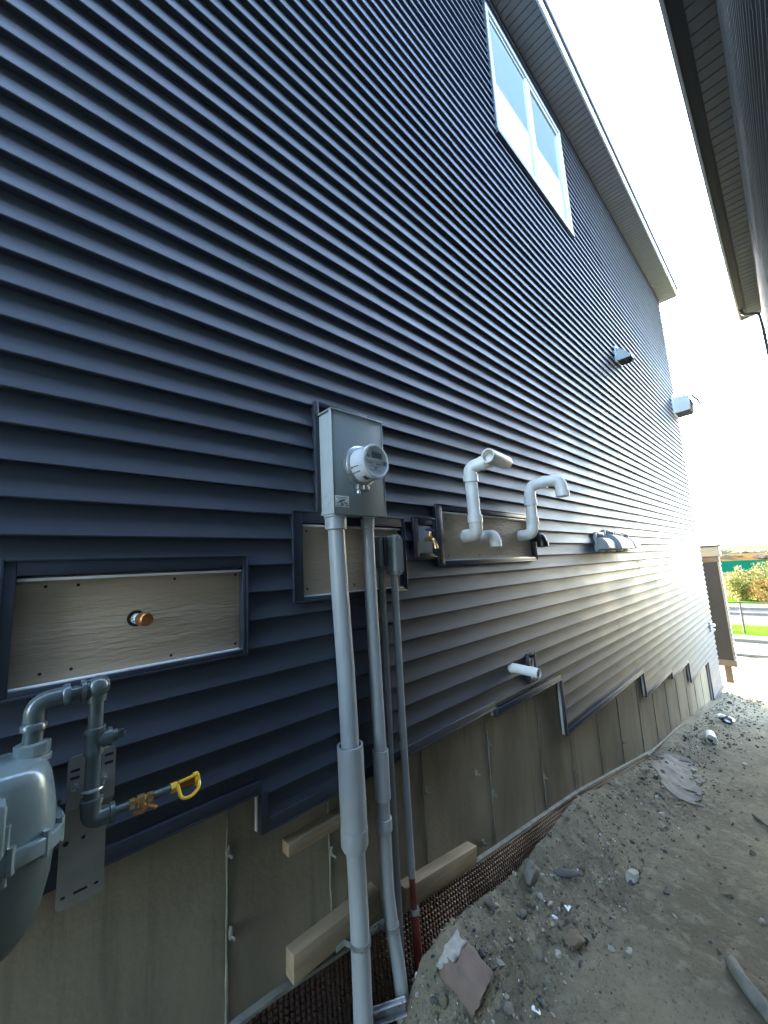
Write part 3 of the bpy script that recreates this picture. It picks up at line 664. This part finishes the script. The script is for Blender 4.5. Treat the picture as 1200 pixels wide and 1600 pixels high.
# ------------------------------------------------------------------ PLANKS on the foundation
def plank(label, p, q, h, th, z=None):
    p, q = Vector(p), Vector(q); b = B(); L_ = (q - p).length
    b.box((0, -th, 0), (L_, .011, h), .003)
    ang = math.atan2(q.z - p.z, q.x - p.x); bmesh.ops.rotate(b.bm, verts=b.bm.verts, cent=(0, 0, 0), matrix=Matrix.Rotation(-ang, 3, 'Y')); bmesh.ops.translate(b.bm, verts=b.bm.verts, vec=p)
    return tag(obj('plank', b, M['plank'], None), label, 'plank', 'lumber offcuts nailed to the foundation')
plank('short thin lumber batten high on the concrete, left of the thickest conduit', (.778, 0, .602), (1.165, 0, .596), .044, .036)
plank('wide lumber board low on the concrete behind the thickest conduit', (.785, 0, .212), (1.185, 0, .205), .088, .045)
plank('sloping lumber board right of the red conduit sleeve', (1.325, 0, .130), (1.86, 0, .046), .082, .048)

# ------------------------------------------------------------------ DIMPLED MEMBRANE along the footing
def membrane():
    top = lambda x: lerp([(-2, .24), (.671, .197), (1.927, 0), (3.255, -.189), (5.112, -.54), (5.5, -.62)], x)
    b = B(); bm = b.bm; pitch = .021
    nx = int((5.4 + .6) / pitch); H = .50; nz_ = int(H / pitch)
    vg = {}
    def V(i, j, di=0., dj=0., out=0.):
        x = -.6 + (i + di) * pitch; z = top(x) - (j + dj) * pitch
        bow = -.006 - .05 * ((j + dj) / nz_) ** 1.3 * (1 if x < 4.5 else .3)
        return (x, bow - out + .003 * noise.noise(Vector((x * 3, z * 3, 0))), z)
    for i in range(nx):
        for j in range(nz_):
            q = [V(i, j), V(i+1, j), V(i+1, j+1), V(i, j+1)]
            r = [V(i, j, .25, .25, .009), V(i, j, .75, .25, .009), V(i, j, .75, .75, .009), V(i, j, .25, .75, .009)]
            qs = [bm.verts.new(p) for p in q]; rs = [bm.verts.new(p) for p in r]
            bm.faces.new(rs)
            for k in range(4): bm.faces.new([qs[k], qs[(k+1) % 4], rs[(k+1) % 4], rs[k]])
    t = thing('drainage_sheet', 'brown dimpled drainage sheet standing in the trench along the foundation foot', 'drainage sheet', (2, 0, -.3))
    obj('sheet', b, M['membrane'], t, sharp=60)
    b = B(); pts = [(-.6 + .15 * k, -.009, top(-.6 + .15 * k) + .006) for k in range(41)]
    for p, q in zip(pts, pts[1:]):
        v = [bm2 for bm2 in ((p[0], -.012, p[2] - .008), (q[0], -.012, q[2] - .008), (q[0], -.012, q[2] + .005), (p[0], -.012, p[2] + .005))]
        b.face(v); b.face([(p[0], -.012, p[2] + .005), (q[0], -.012, q[2] + .005), (q[0], .012, q[2] + .007), (p[0], .012, p[2] + .007)])
    obj('edge_strip', b, M['fin'], t)
    b = B(); b.tube([(x, -.014, lerp([(5.1, -.545), (6.47, -.69), (8.2, -.96)], x) + .006 * noise.noise(Vector((x * 4, 0, 0)))) for x in [5.1 + .1 * k for k in range(26)]], .012, 6); obj('edge_strip', b, M['fin'], t)
membrane()

# ------------------------------------------------------------------ PVC VENT PIPES
RP = .0375
def collar(b, p, ax, r=RP, L_=.045): b.lathe(p, ax, [(0, r), (.001, r + .0075), (L_ - .001, r + .0075), (L_, r)], 32, caps=(True, True))
t = thing('vent_pipe', 'white vent pipe with an open tee end, left on the long tan board', 'vent pipe', (2.0, -.1, 1.77), 'white plastic vent pipes')
b = B(); b.tube(bend([(2.045, 0, 1.768), (2.02, -.115, 1.768), (2.01, -.118, 1.86)], .062, 12), RP + .003, 32); collar(b, (2.01, -.118, 1.84), (0, 0, 1)); obj('lower_elbow', b, M['white'], t, sharp=50)
b = B(); b.tube([(2.01, -.118, 1.82), (2.0, -.118, 2.13)], RP, 32); obj('pipe', b, M['white'], t)
b = B(); b.tube(bend([(2.0, -.118, 2.10), (1.998, -.118, 2.175), (2.03, -.215, 2.195)], .058, 12), RP + .003, 32); collar(b, (2.0, -.118, 2.085), (0, 0, 1)); collar(b, (2.02, -.185, 2.188), (.25, -1, .18), L_=.03); obj('upper_elbow', b, M['white'], t, sharp=50)
b = B(); b.tube([(2.025, -.20, 2.19), (2.045, -.262, 2.204)], RP + .001, 32)
o_ = Vector((1.965, -.268, 2.212)); e_ = Vector((2.185, -.262, 2.200)); b.lathe(o_, e_ - o_, [(.11, 0), (.11, RP - .010), (0, RP - .004), (0, RP + .005), (.21, RP + .005), (.221, RP + .003), (.221, RP - .004), (.16, RP - .006), (.16, 0)], 32, caps=(False, False)); obj('tee', b, M['white'], t, sharp=50)
b = B(); b.box((2.155, -.3035, 2.192), (2.175, -.302, 2.206)); obj('stamp', b, M['vent'], t)
t = thing('vent_pipe', 'short white elbow pointing down beside the tee-ended vent pipe', 'vent pipe', (2.25, -.06, 1.74), 'white plastic vent pipes')
b = B(); b.tube(bend([(2.26, 0, 1.775), (2.245, -.100, 1.775), (2.24, -.106, 1.700)], .06, 12), RP - .004, 32, caps=(True, False)); b.hollow((2.241, -.105, 1.735), (2.24, -.106, 1.697), RP, RP - .007, depth=.035); obj('elbow', b, M['white'], t, sharp=50)
t = thing('vent_pipe', 'white gooseneck vent pipe bending back down, right on the long tan board', 'vent pipe', (2.8, -.1, 1.77), 'white plastic vent pipes')
b = B(); b.tube(bend([(2.76, 0, 1.785), (2.735, -.118, 1.785), (2.755, -.120, 1.88)], .066, 12), RP + .003, 32); collar(b, (2.752, -.120, 1.865), (.05, 0, 1)); obj('lower_elbow', b, M['white'], t, sharp=50)
b = B(); b.tube([(2.752, -.120, 1.84), (2.760, -.120, 2.06)], RP, 32); obj('pipe', b, M['white'], t)
b = B(); b.tube(bend([(2.758, -.120, 2.02), (2.765, -.120, 2.145), (2.79, -.235, 2.160)], .085, 14), RP + .003, 32); collar(b, (2.758, -.120, 1.995), (.03, 0, 1)); obj('upper_elbow', b, M['white'], t, sharp=50)
b = B(); b.tube(bend([(2.785, -.215, 2.158), (2.81, -.325, 2.162), (2.812, -.335, 2.055)], .075, 14), RP + .003, 32, caps=(True, False)); collar(b, (2.785, -.212, 2.157), (.22, -1, .03), L_=.03); b.hollow((2.812, -.334, 2.075), (2.812, -.335, 2.035), RP + .008, RP - .002, depth=.03); obj('gooseneck', b, M['white'], t, sharp=50)
t = thing('vent_pipe', 'short black elbow pointing down under the gooseneck pipe', 'vent pipe', (2.9, -.06, 1.74))
b = B(); b.tube(bend([(2.955, 0, 1.775), (2.935, -.085, 1.775), (2.93, -.100, 1.715)], .06, 12), RP, 32, caps=(True, False)); b.hollow((2.931, -.098, 1.735), (2.93, -.100, 1.695), RP + .005, RP - .004, depth=.035); obj('elbow', b, M['black'], t, sharp=50)
# drain stub and its little framed box low on the siding
t = thing('drain_pipe', 'short white pipe stub sticking straight out low on the siding', 'drain pipe', (2.43, -.1, .905))
b = B(); b.hollow((2.435, -.018, .908), (2.425, -.215, .902), .030, .024, 28, depth=.15); obj('pipe', b, M['white'], t)
b = B(); b.lathe((2.435, -.016, .908), (0, -1, 0), [(0, .036), (.012, .034), (.014, .030)], 28); obj('flange', b, M['white'], t)
t = thing('outlet_box', 'small white framed outlet plate beside the drain pipe stub', 'outlet box', (2.69, 0, .86))
b = B(); rect_ring(b, 2.628, 2.752, .762, .962, .024, -.044, -.002, .003); b.box((2.645, -.004, .78), (2.74, .003, .945)); obj('frame', b, M['channel'], t)
b = B(); rect_ring(b, 2.656, 2.726, .786, .918, .010, -.036, -.0045, .002); b.box((2.666, -.020, .796), (2.716, -.0045, .908), .001); obj('plate', b, M['white'], t)
b = B(); b.cyl((2.690, -.019, .884), (2.690, -.0215, .884), .012, n=16); b.box((2.684, -.0215, .855), (2.696, -.0195, .885)); obj('keyhole', b, M['dark'], t)

# ------------------------------------------------------------------ EXHAUST HOODS
def hood(label, x0, x1, z0, z1, dep, kind='round', lip=True, group=None, zt=None):
    w = x1 - x0
    t = thing('exhaust_hood', label, 'exhaust vent', ((x0 + x1) / 2, 0, z0), group)
    b = B(); rect_ring(b, x0, x1, z0, z1, .022, -.050, -.004, .003); b.box((x0 + .02, -.034, z0 + .02), (x1 - .02, -.008, z1 - .02)); obj('mounting_block', b, M['vent'], t)
    b = B(); b.box((x0 + .026, -.0525, z1 - .050), (x1 - .026, -.0505, z1 - .026)); obj('louvre', b, M['dark'], t)
    a, c = x0 + .016, x1 - .012; zb, zu = z0 + .022, (z1 - .055 if zt is None else zt)
    if kind == 'round': P = [(-.052 - dep * math.sin(rad(k)), zb + .012 + (zu - zb - .012) * math.cos(rad(k))) for k in range(0, 91, 9)]
    elif kind == 'wedge': P = [(-.052, zu), (-.052 - dep * .35, zu - .01), (-.052 - dep, zb + (zu - zb) * .32)]
    else: P = [(-.052, zu), (-.052 - dep * .9, zu - .03), (-.052 - dep, zu - .10)]
    if kind == 'box': tail = [(-.052 - dep * .92, zb + .01), (-.0501, zb)]
    else: tail = [(P[-1][0] + .004, zb), (-.0501, zb)]
    side = P + tail
    for u in (a, c):
        b = B(); b.prism(side, 0, u, u + .004); obj('side', b, M['vent'], t)
    b = B()
    th = .005
    for (ya, za), (yc, zc) in zip(P, P[1:]):
        b.face([(a - .003, ya, za), (c + .007, ya, za), (c + .007, yc, zc), (a - .003, yc, zc)])
        b.face([(a - .003, ya + th, za - th), (a - .003, yc + th, zc - th), (c + .007, yc + th, zc - th), (c + .007, ya + th, za - th)])
    (ya, za) = P[-1]
    b.box((a - .003, ya - .001, za - .012), (c + .007, ya + .005, za + .001), .001)
    obj('cover', b, M['ventlt'], t, recalc=True)
    b = B(); b.face([(a, -.0505, zb + .004), (c, -.0505, zb + .004), (c, P[-1][0] + .03, zb + .02), (a, P[-1][0] + .03, zb + .02)]); obj('flap', b, M['dark'], t)
    return t
hg = 'row of four exhaust hoods'
hood('first exhaust hood of the row of four, nearest the white gooseneck pipe', 4.275, 4.515, 1.650, 1.848, .100, group=hg)
hood('largest of the four exhaust hoods in the row, mounted slightly higher', 4.560, 4.850, 1.645, 1.882, .135, group=hg)
hood('third exhaust hood of the row, half hidden behind the largest one', 4.905, 5.125, 1.650, 1.862, .110, group=hg)
hood('last exhaust hood of the row of four, nearest the house corner', 5.175, 5.395, 1.650, 1.862, .110, group=hg)
hood('single grey exhaust hood high up on the siding under the eave', 6.05, 6.30, 4.31, 4.56, .150, 'wedge')
th_ = hood('large boxy exhaust hood by the far corner of the house', 10.02, 10.50, 4.50, 4.93, .28, 'box')
b = B(); b.prism([(-.335, 4.878), (-.362, 4.868), (-.470, 4.690), (-.445, 4.680)], 0, 10.03, 10.49); obj('flap', b, M['gutter'], th_)
t = thing('corner_tap', 'small fitting on the siding edge low at the far corner', 'outdoor fitting', (10.2, 0, .1))  # a small tap on the wall, no lamp in it
b = B(); b.box((10.10, -.055, .02), (10.24, -.02, .20), .008); obj('back_plate', b, M['vent'], t)
b = B(); b.lathe((10.17, -.055, .14), (0, -1, 0), [(0, .03), (.04, .034), (.06, .025)], 14); b.lathe((10.17, -.055, .06), (0, -1, -.3), [(0, .02), (.05, .022)], 14); obj('fixture', b, M['white'], t)

# ------------------------------------------------------------------ NEIGHBOUR HOUSE on the right
nb = thing('house', 'grey neighbouring house at the right edge with a ribbed soffit', 'house', (4, -6, -1.2))
NX0 = -4.6; NS = 5.5; NK = (NS - 1.6) / 5.4; NY = -1.42 - .205 * NK - .03; NXE = 12.15 * NK; NF = -1.42 + .150 * NK
b = B(); lap_siding(b, NX0, NXE, -1.4, NS, -1.4, [], [], -1., NY + 0.0); obj('siding', b, M['nwall'], nb, sharp=25)
b = B(); b.box((NX0, NY - 8, -1.9), (NXE - .004, NY - .004, NS - .005)); obj('wall', b, M['nwall'], nb)
b = B(); soffit(b, NX0, NXE + .12, NY - .02, NF, NS, .11); obj('soffit', b, M['soffit'], nb, sharp=10)
b = B(); b.box((NX0, NF, NS - .030), (NXE + .14, NF + .020, NS + .15), .003); obj('fascia', b, M['fascia'], nb)
b = B(); b.box((NX0, NF + .0202, NS + .05), (NXE + .14, NF + .030, NS + .16), .002); obj('drip_edge', b, M['gutter'], nb)
b = B(); b.box((NX0, NF - .09, NS - .012), (NXE + .121, NF - .001, NS - .0005), .003); obj('soffit_trim', b, M['gutter'], nb)
b = B(); b.prism([(NF + .02, NS + .161), (-6, NS + 2.4), (-10, NS + .161)], 0, NX0, NXE + .14); obj('roof', b, M['shingle'], nb)
b = B(); b.tube(bend([(NXE - .3, NF - .03, NS - .002), (NXE - .3, NF - .035, NS - .10), (NXE - .3, NY + .065, NS - .17), (NXE - .3, NY + .055, NS - .4), (NXE - .3, NY + .05, -1.2)], .05, 5), .026, 4); obj('downspout', b, M['soffit'], nb)

# ------------------------------------------------------------------ REAR PORCH bump-out beyond the corner
t = thing('porch_enclosure', 'narrow charcoal porch enclosure with cream cornice beyond the house corner', 'porch', (12, .2, -.95))
b = B(); b.box((11.60, -.165, -.80), (11.80, .9, 1.40)); obj('side_panel', b, M['porch'], t)
b = B(); b.box((11.58, -.185, 1.34), (11.82, .92, 1.47), .004); obj('header', b, M['tan'], t)
b = B(); b.box((11.54, -.225, 1.47), (11.86, .94, 1.69), .006); obj('cornice', b, M['cream'], t)
b = B(); b.box((11.50, -.255, 1.692), (11.90, .96, 1.725), .005); obj('roof', b, M['gutter'], t)
b = B(); lap_siding(b, 11.60, 11.80, -.80, 1.34, -.80, [], [], 1., -.166); obj('siding', b, M['siding'], t, sharp=25)
b = B(); b.box((11.588, -.172, -.80), (11.599, -.155, 1.338), .002); obj('corner_trim', b, M['cream'], t)
b = B(); b.box((11.57, -.19, -.93), (11.83, .92, -.801), .004); obj('skirt_board', b, M['tan'], t)
for x in (11.66,):
    for y in (-.02, .7):
        b = B(); b.box((x, y - .06, -1.5), (x + .1, y + .06, -.931), .004); obj('post', b, M['tan'], t)

# ------------------------------------------------------------------ DEBRIS on the ground
def on(x, y, dz=0.): return (x, y, GR(x, y) + dz)
t = thing('concrete_block', 'brown broken block with a pale mortar end lying at the foot of the conduits', 'block', on(1.42, -.27))
R_ = Matrix.Rotation(rad(8), 3, 'Z') @ Matrix.Rotation(rad(28), 3, 'X') @ Matrix.Rotation(rad(8), 3, 'Y')
def chipped(b, c, size, R, seed, cut=None):
    r = bmesh.ops.create_cube(b.bm, size=1.); vs = r['verts']
    es = list({e for v in vs for e in v.link_edges}); g = bmesh.ops.subdivide_edges(b.bm, edges=es, cuts=7, use_grid_fill=True)
    for v in b.bm.verts:
        p = Vector((v.co.x * size[0], v.co.y * size[1], v.co.z * size[2])); k = max(abs(v.co.x), abs(v.co.y)) * max(abs(v.co.z), abs(v.co.x)) * 4
        p += Vector(noise.noise_vector(p * 40 + Vector((seed, 0, 0)))) * .005 * (1 + k)
        e = sum(1 for q in v.co if abs(q) > .49)
        if e >= 2: p *= .955
        v.co = Vector(c) + R @ p
b = B(); chipped(b, on(1.425, -.275, .035), (.15, .165, .085), R_, 3); obj('body', b, M['blockmat'], t, sharp=50)
b = B(); chipped(b, Vector(on(1.425, -.275, .035)) + R_ @ Vector((-.010, .072, .012)), (.115, .05, .085), R_, 9); obj('mortar', b, M['mortar'], t, sharp=50)
def stone(label, x, y, s, m, seed, dz=.3, rz=0., rough=.28, cat='stone', name='stone'):
    b = B(); b.rock(on(x, y, s[2] * dz), s, seed, 3, rough, 0, rz)
    return tag(obj(name, b, m, None, sharp=40), label, cat, 'larger stones in the dirt')
stone('pale rounded stone on the dirt past the white paper scrap', 2.72, -.50, (.046, .040, .034), M['rock'], 1)
stone('tan brown flat stone half sunk in the middle of the path edge', 2.02, -.455, (.050, .038, .026), M['rock3'], 2)
stone('small pale oval stone alone on the bare path', 2.18, -.635, (.022, .015, .011), M['rock'], 3)
stone('flat dark slate leaning at the crest of the dirt bank', 2.33, -.305, (.085, .030, .014), M['slabdk'], 4, .8, rad(-48), .2)
stone('grey lump of earth beside the dark slate', 2.13, -.20, (.075, .040, .040), M['rock2'], 5, .3, rad(20))
stone('small cream stone between the slate and the paper scrap', 2.085, -.32, (.015, .013, .011), M['rock'], 6)
stone('squarish grey stone left of the paper scrap', 1.90, -.27, (.024, .019, .015), M['rock2'], 7)
stone('pale stone among the gravel near the broken block', 1.90, -.43, (.016, .014, .012), M['rock'], 8)
stone('whitish chip at the end of the gravel strip', 5.76, -.735, (.055, .025, .012), M['rock'], 9)
stone('grey stone low in the foreground by the block', 1.52, -.40, (.026, .020, .016), M['rock2'], 10)
stone('long dark stone past the crest near the drainage sheet', 1.77, -.175, (.045, .022, .026), M['rock2'], 11, .4, rad(60))
stone('pale chip at the bottom of the picture', 1.62, -.455, (.011, .020, .005), M['paper'], 12)
b = B(); c = on(2.15, -.375, .012)
b.prism([(c[0] - .020, c[1] - .012), (c[0] + .022, c[1] - .010), (c[0] + .004, c[1] + .022)], 2, c[2], c[2] + .0012); tag(obj('paper_scrap', b, M['paper'], None), 'white triangular paper scrap on the gravel', 'paper')
# torn sheet of dusty plastic
def torn():
    b = B(); bm = b.bm; n, m_ = 46, 30
    V = {}
    for i in range(n + 1):
        for j in range(m_ + 1):
            x = 4.20 + 1.25 * i / n; y = -.62 + .56 * j / m_
            # kept along a ragged diagonal band
            u = (x - 4.2) / 1.25; v = (y + .62) / .56
            d = abs(v - (.30 + .55 * u)) + .30 * noise.noise(Vector((x * 5, y * 7, 3))) + .18 * noise.noise(Vector((x * 17, y * 21, 1)))
            V[i, j] = (bm.verts.new((x, y, GR(x, y) + .010 + .014 * max(0, noise.noise(Vector((x * 9, y * 11, 7)))))), d)
    for i in range(n):
        for j in range(m_):
            q = [V[i, j], V[i+1, j], V[i+1, j+1], V[i, j+1]]
            if sum(d for _, d in q) / 4 < .27: bm.faces.new([v for v, _ in q])
    bmesh.ops.delete(bm, geom=[v for v in bm.verts if not v.link_faces], context='VERTS')
    ext = bmesh.ops.solidify(bm, geom=list(bm.faces), thickness=.003)
    tag(obj('plastic_sheet', b, M['sheet'], None, sharp=60), 'torn dusty plastic sheet half buried in the dirt beside the foundation', 'plastic sheet')
torn()
b = B(); p = Vector(on(6.28, -.385, .035)); b.hollow(p + Vector((.16, .02, .0)), p + Vector((-.03, -.02, .012)), .056, .046, 24, depth=.15); tag(obj('pipe_offcut', b, M['white'], None), 'white pipe offcut lying open end forward in the dirt', 'pipe offcut')
b = B(); p = Vector(on(7.8, -.365, .03)); b.rock(p, (.14, .10, .05), 21, 3, .4); tag(obj('plastic_bag', b, M['black'], None), 'crumpled black plastic in the dirt near the far corner', 'plastic scrap')
b = B(); b.rock(Vector(on(7.65, -.33, .09)), (.07, .05, .025), 22, 2, .4); tag(obj('paper_scrap', b, M['paper'], None), 'white scrap lying against the crumpled black plastic', 'paper')
b = B(); b.tube([on(2.45, -.965, -.01), on(2.40, -.980, .022), on(2.34, -1.005, .030), on(2.28, -1.06, .030), on(2.24, -1.10, .026), on(2.15, -1.18, .0)], [.012, .026, .024, .028, .026, .018], 10)
for v in b.bm.verts: v.co += Vector(noise.noise_vector(v.co * 22)) * .008
tag(obj('root', b, M['root'], None, sharp=60), 'pale gnarled root lying on the path at the right edge', 'root')
b = B(); b.tube([on(4.38, -.90, .012), on(4.25, -.95, .020), on(4.10, -1.05, .016), on(4.0, -1.15, .012)], .012, 8); tag(obj('hose', b, M['rock2'], None), 'grey hose end half buried farther up the path', 'hose')
b = B(); rnd = random.Random(5)
for (x, y, l, a) in ((13.2, .05, 1.3, .5), (12.6, -.25, .5, 2.4)):
    c = on(x, y, .03); b.box((c[0] - l/2, c[1] - .12, c[2] - .02), (c[0] + l/2, c[1] + .12, c[2] + .01), .004, rot=Matrix.Rotation(a, 3, 'Z')) if l > 1 else None
tag(obj('board_offcut', b, M['tan'] if 0 else M['sheet'], None), 'pale board lying on the dirt by the porch foot', 'board')
b = B(); c = on(15.2, -.15, .08); b.box((c[0] - .12, c[1] - 1.2, c[2] - .1), (c[0] + .12, c[1] + 1.6, c[2]), .01, rot=Matrix.Rotation(.1, 3, 'Z')); tag(obj('timber', b, M['sheet'], None), 'pale timber lying across the dirt before the concrete path', 'timber')

# gravel and clods: nobody could count it
def gravel():
    b = B(); bm = b.bm; rnd = random.Random(11); base = bmesh.new(); bmesh.ops.create_icosphere(base, subdivisions=1, radius=1.)
    bv = [v.co.copy() for v in base.verts]; bf = [[v.index for v in f.verts] for f in base.faces]; base.free()
    ridge = [(1.30, -.27), (1.66, -.339), (2.26, -.373), (2.96, -.35), (4.2, -.36), (5.4, -.26), (7.0, -.28), (8.4, -.20), (10.5, -.3)]
    mats = [0] * 4 + [1] * 4 + [2] * 4 + [3] * 1 + [4] * 3
    def one(x, y, s, mi):
        z = GR(x, y) + s * rnd.uniform(-.1, .35); R = Quaternion((rnd.gauss(0, 1), rnd.gauss(0, 1), rnd.gauss(0, 1), rnd.gauss(0, 1))).normalized()
        sc = Vector((rnd.uniform(.7, 1.5), rnd.uniform(.6, 1.1), rnd.uniform(.4, .9))) * s
        o = Vector((rnd.uniform(0, 99), 0, 0))
        vs = [bm.verts.new(Vector((x, y, z)) + R @ Vector((c.x * sc.x, c.y * sc.y, c.z * sc.z)) * (1 + .5 * noise.noise(c * 1.2 + o))) for c in bv]
        for f in bf: bm.faces.new([vs[i] for i in f]).material_index = mi
    for k in range(6000):
        x = 1.05 + 9.5 * rnd.random() ** 2.1
        yr = lerp(ridge, x); y = yr + rnd.gauss(0, .085 + .02 * x)
        if y > -.11 or y < -1.55: continue
        if x < 1.15 and y > -.2: continue
        s = .0028 * math.exp(rnd.gauss(.02, .64)) * (1 + .14 * x)
        mi = rnd.choice(mats); one(x, y, (min(s, .013 + .004 * x) if mi not in (3, 4) else min(s * (.5 if mi == 3 else 1.5), .024)), mi)
    for k in range(1000):
        x = 1.1 + 11 * rnd.random() ** 1.8; y = rnd.uniform(-1.6, -.12); s = .0022 * math.exp(rnd.gauss(.3, .6)) * (1 + .14 * x)
        one(x, y, min(s, .02), rnd.choice(mats[:12] + [4] * 6))
    o = obj('gravel', b, [M['rock2'], M['slabdk'], M['rock'], M['paper'], M['dirt']], None, sharp=20); o['kind'] = 'stuff'
gravel()

# ------------------------------------------------------------------ FAR BACKGROUND: fence, shrubs, screen, tree line
def fence(name, label, x, y0, y1, z0, h, ysp, mesh=True, group=None):
    t = thing(name, label, 'fence', (x, (y0 + y1) / 2, z0))
    b = B(); b.tube([(x, y0, z0 + h), (x, y1, z0 + h)], .022, 8); b.tube([(x, y0, z0 + .06), (x, y1, z0 + .06)], .008, 6); obj('rail', b, M['fencem'], t)
    y = ysp
    for yy in [ysp + 2.4 * k for k in range(-3, 4)]:
        if y0 <= yy <= y1: b = B(); b.tube([(x, yy, z0 - .2), (x, yy, z0 + h + .04)], .030, 8); obj('post', b, M['fencem'], t)
    if mesh:
        b = B(); s = .11; k = y0 - h
        while k < y1:
            for sg in (1, -1):
                a0, a1 = k, k + h
                p, q = ((x + .003, a0, z0 + .06), (x + .003, a1, z0 + h)) if sg > 0 else ((x - .003, a0, z0 + h), (x - .003, a1, z0 + .06))
                if a0 >= y0 and a1 <= y1: b.tube([p, q], .0016, 4)
            k += s
        obj('wire_mesh', b, M['fencem'], t)
fence('chain_link_fence', 'black chain link fence along the near lawn beyond the dirt', 19.2, -5, 4, -1.4, 1.1, .25)
fence('chain_link_fence', 'farther dark fence stub beyond the road behind the shrubs', 40, -1, 6, -1.4, 1.1, 2.5, False)
def shrub(label, x, y, h, w, leaf, seed, spikes):
    t = thing('shrub', label, 'shrub', (x, y, -1.4), 'shrubs beyond the road'); rnd = random.Random(seed)
    st = B(); lf = B()
    for k in range(spikes):
        a = rnd.uniform(0, 6.28); r = w * math.sqrt(rnd.random()); hh = h * (1 - .45 * (r / w) ** 1.5) * rnd.uniform(.72, 1.05)
        base = Vector((x + r * .25 * math.cos(a), y + r * .25 * math.sin(a), -1.42)); tip = Vector((x + r * math.cos(a), y + r * math.sin(a), -1.4 + hh))
        st.tube([base, base.lerp(tip, .5) + Vector((0, 0, .1)), tip], [.02, .012, .004], 5)
        for q in range(190):
            f = rnd.random() ** .75; c = base.lerp(tip, f); sp = .10 + .30 * (1 - f) ** .6
            if rnd.random() < .16 and f < .8: continue
            c += Vector((rnd.gauss(0, sp * .55), rnd.gauss(0, sp * .55), rnd.gauss(0, .07)))
            if c.z < -1.35: continue
            u = Vector((rnd.gauss(0, 1), rnd.gauss(0, 1), rnd.gauss(.8, 1))).normalized(); v = u.orthogonal().normalized(); v = Quaternion(u, rnd.uniform(0, 6.28)) @ v
            s = rnd.uniform(.035, .075)
            lf.face([c - u * s, c + v * s * .5, c + u * s, c - v * s * .5], 0)
    obj('stems', st, M['bark'], t); obj('foliage', lf, leaf, t, recalc=False, smooth=False)
shrub('yellow green spiky shrub nearest the porch, in front of the teal screen', 31.5, 1.15, 2.15, .75, M['leafy'], 1, 26)
shrub('tall yellow green shrub at the right edge beyond the fence', 31.8, .05, 2.45, .85, M['leafy'], 2, 30)
shrub('low orange autumn shrub in front of the yellow green ones', 30.8, .05, 1.35, .70, M['leafo'], 3, 24)
shrub('second orange shrub farther right behind the low orange one', 31.2, -.9, 1.7, .8, M['leafo'], 4, 22)
t = thing('site_screen', 'long teal mesh screen fence across the far field', 'screen fence', (65, 5, -1.4))
b = B(); b.box((65, 1.2, -1.2), (65.06, 26, .22)); obj('mesh_panel', b, M['teal'], t)
for k in range(9): b = B(); b.tube([(65.1, 1.4 + 3 * k, -1.5), (65.1, 1.4 + 3 * k, .26)], .04, 6); obj('post', b, M['fencem'], t)
b = B(); rnd = random.Random(9)
for k in range(420):
    y = rnd.uniform(-60, 90); x = rnd.uniform(138, 158); s = rnd.uniform(.5, 1.1)
    b.rock((x, y, .1 + rnd.uniform(0, .5)), (s * 1.5, s * 1.6, s), k, 1, .5)
o = obj('tree_line', b, mat('far_scrub', (.055, .05, .022), .95, var=.4, vscale=.3)); o['kind'] = 'stuff'
b = B(); rnd = random.Random(10)
for k in range(16):
    b.rock((rnd.uniform(88, 92), rnd.uniform(-6, 14), .2), (.5, .9, .5), k + 50, 1, .5)
o = obj('scrub', b, mat('berm_scrub', (.05, .032, .014), .95)); o['kind'] = 'stuff'

# ------------------------------------------------------------------ CAMERA, LIGHT, SKY
cam = bpy.data.cameras.new('camera'); co = bpy.data.objects.new('camera', cam); COL.objects.link(co)
cam.sensor_fit = 'HORIZONTAL'; cam.sensor_width = 36; cam.lens = 36 * 610 / 1200
cam.clip_start = .02; cam.clip_end = 6000
right = Vector((0.72416, -0.687684, -0.051795)); down = Vector((0.060253, 0.137909, -0.988611)); fwd = Vector((0.686995, 0.712791, 0.141303))
m3 = Matrix((right, -down, -fwd)).transposed()
co.matrix_world = Matrix.Translation((0, -1.42, 1.6)) @ m3.to_4x4()
S.camera = co

SUN_EL, SUN_AZ = 15., -50.          # azimuth off +x towards -y
sd = Vector((math.cos(rad(SUN_EL)) * math.cos(rad(SUN_AZ)), -math.cos(rad(SUN_EL)) * math.sin(rad(SUN_AZ)), math.sin(rad(SUN_EL))))
sl = bpy.data.lights.new('sun', 'SUN'); sl.energy = .5; sl.angle = rad(20); sl.color = (1., .83, .60)
so = bpy.data.objects.new('sun', sl); COL.objects.link(so); so.rotation_euler = (-sd).to_track_quat('-Z', 'Y').to_euler()
W = bpy.data.worlds.new('World'); S.world = W; W.use_nodes = True
N = W.node_tree.nodes; bg = N['Background']; sky = N.new('ShaderNodeTexSky'); sky.sky_type = 'NISHITA'; sky.sun_disc = False
sky.sun_elevation = rad(SUN_EL); sky.sun_rotation = rad(90 + SUN_AZ); sky.air_density = 1.0; sky.dust_density = 3.5; sky.ozone_density = 1.
W.node_tree.links.new(sky.outputs[0], bg.inputs[0]); bg.inputs[1].default_value = .15
S.view_settings.view_transform = 'Standard'; S.view_settings.look = 'None'; S.view_settings.gamma = 1; S.view_settings.exposure = 5.35
S.cycles.max_bounces = 10; S.cycles.diffuse_bounces = 6; S.cycles.glossy_bounces = 5
S.cycles.sample_clamp_indirect = 8
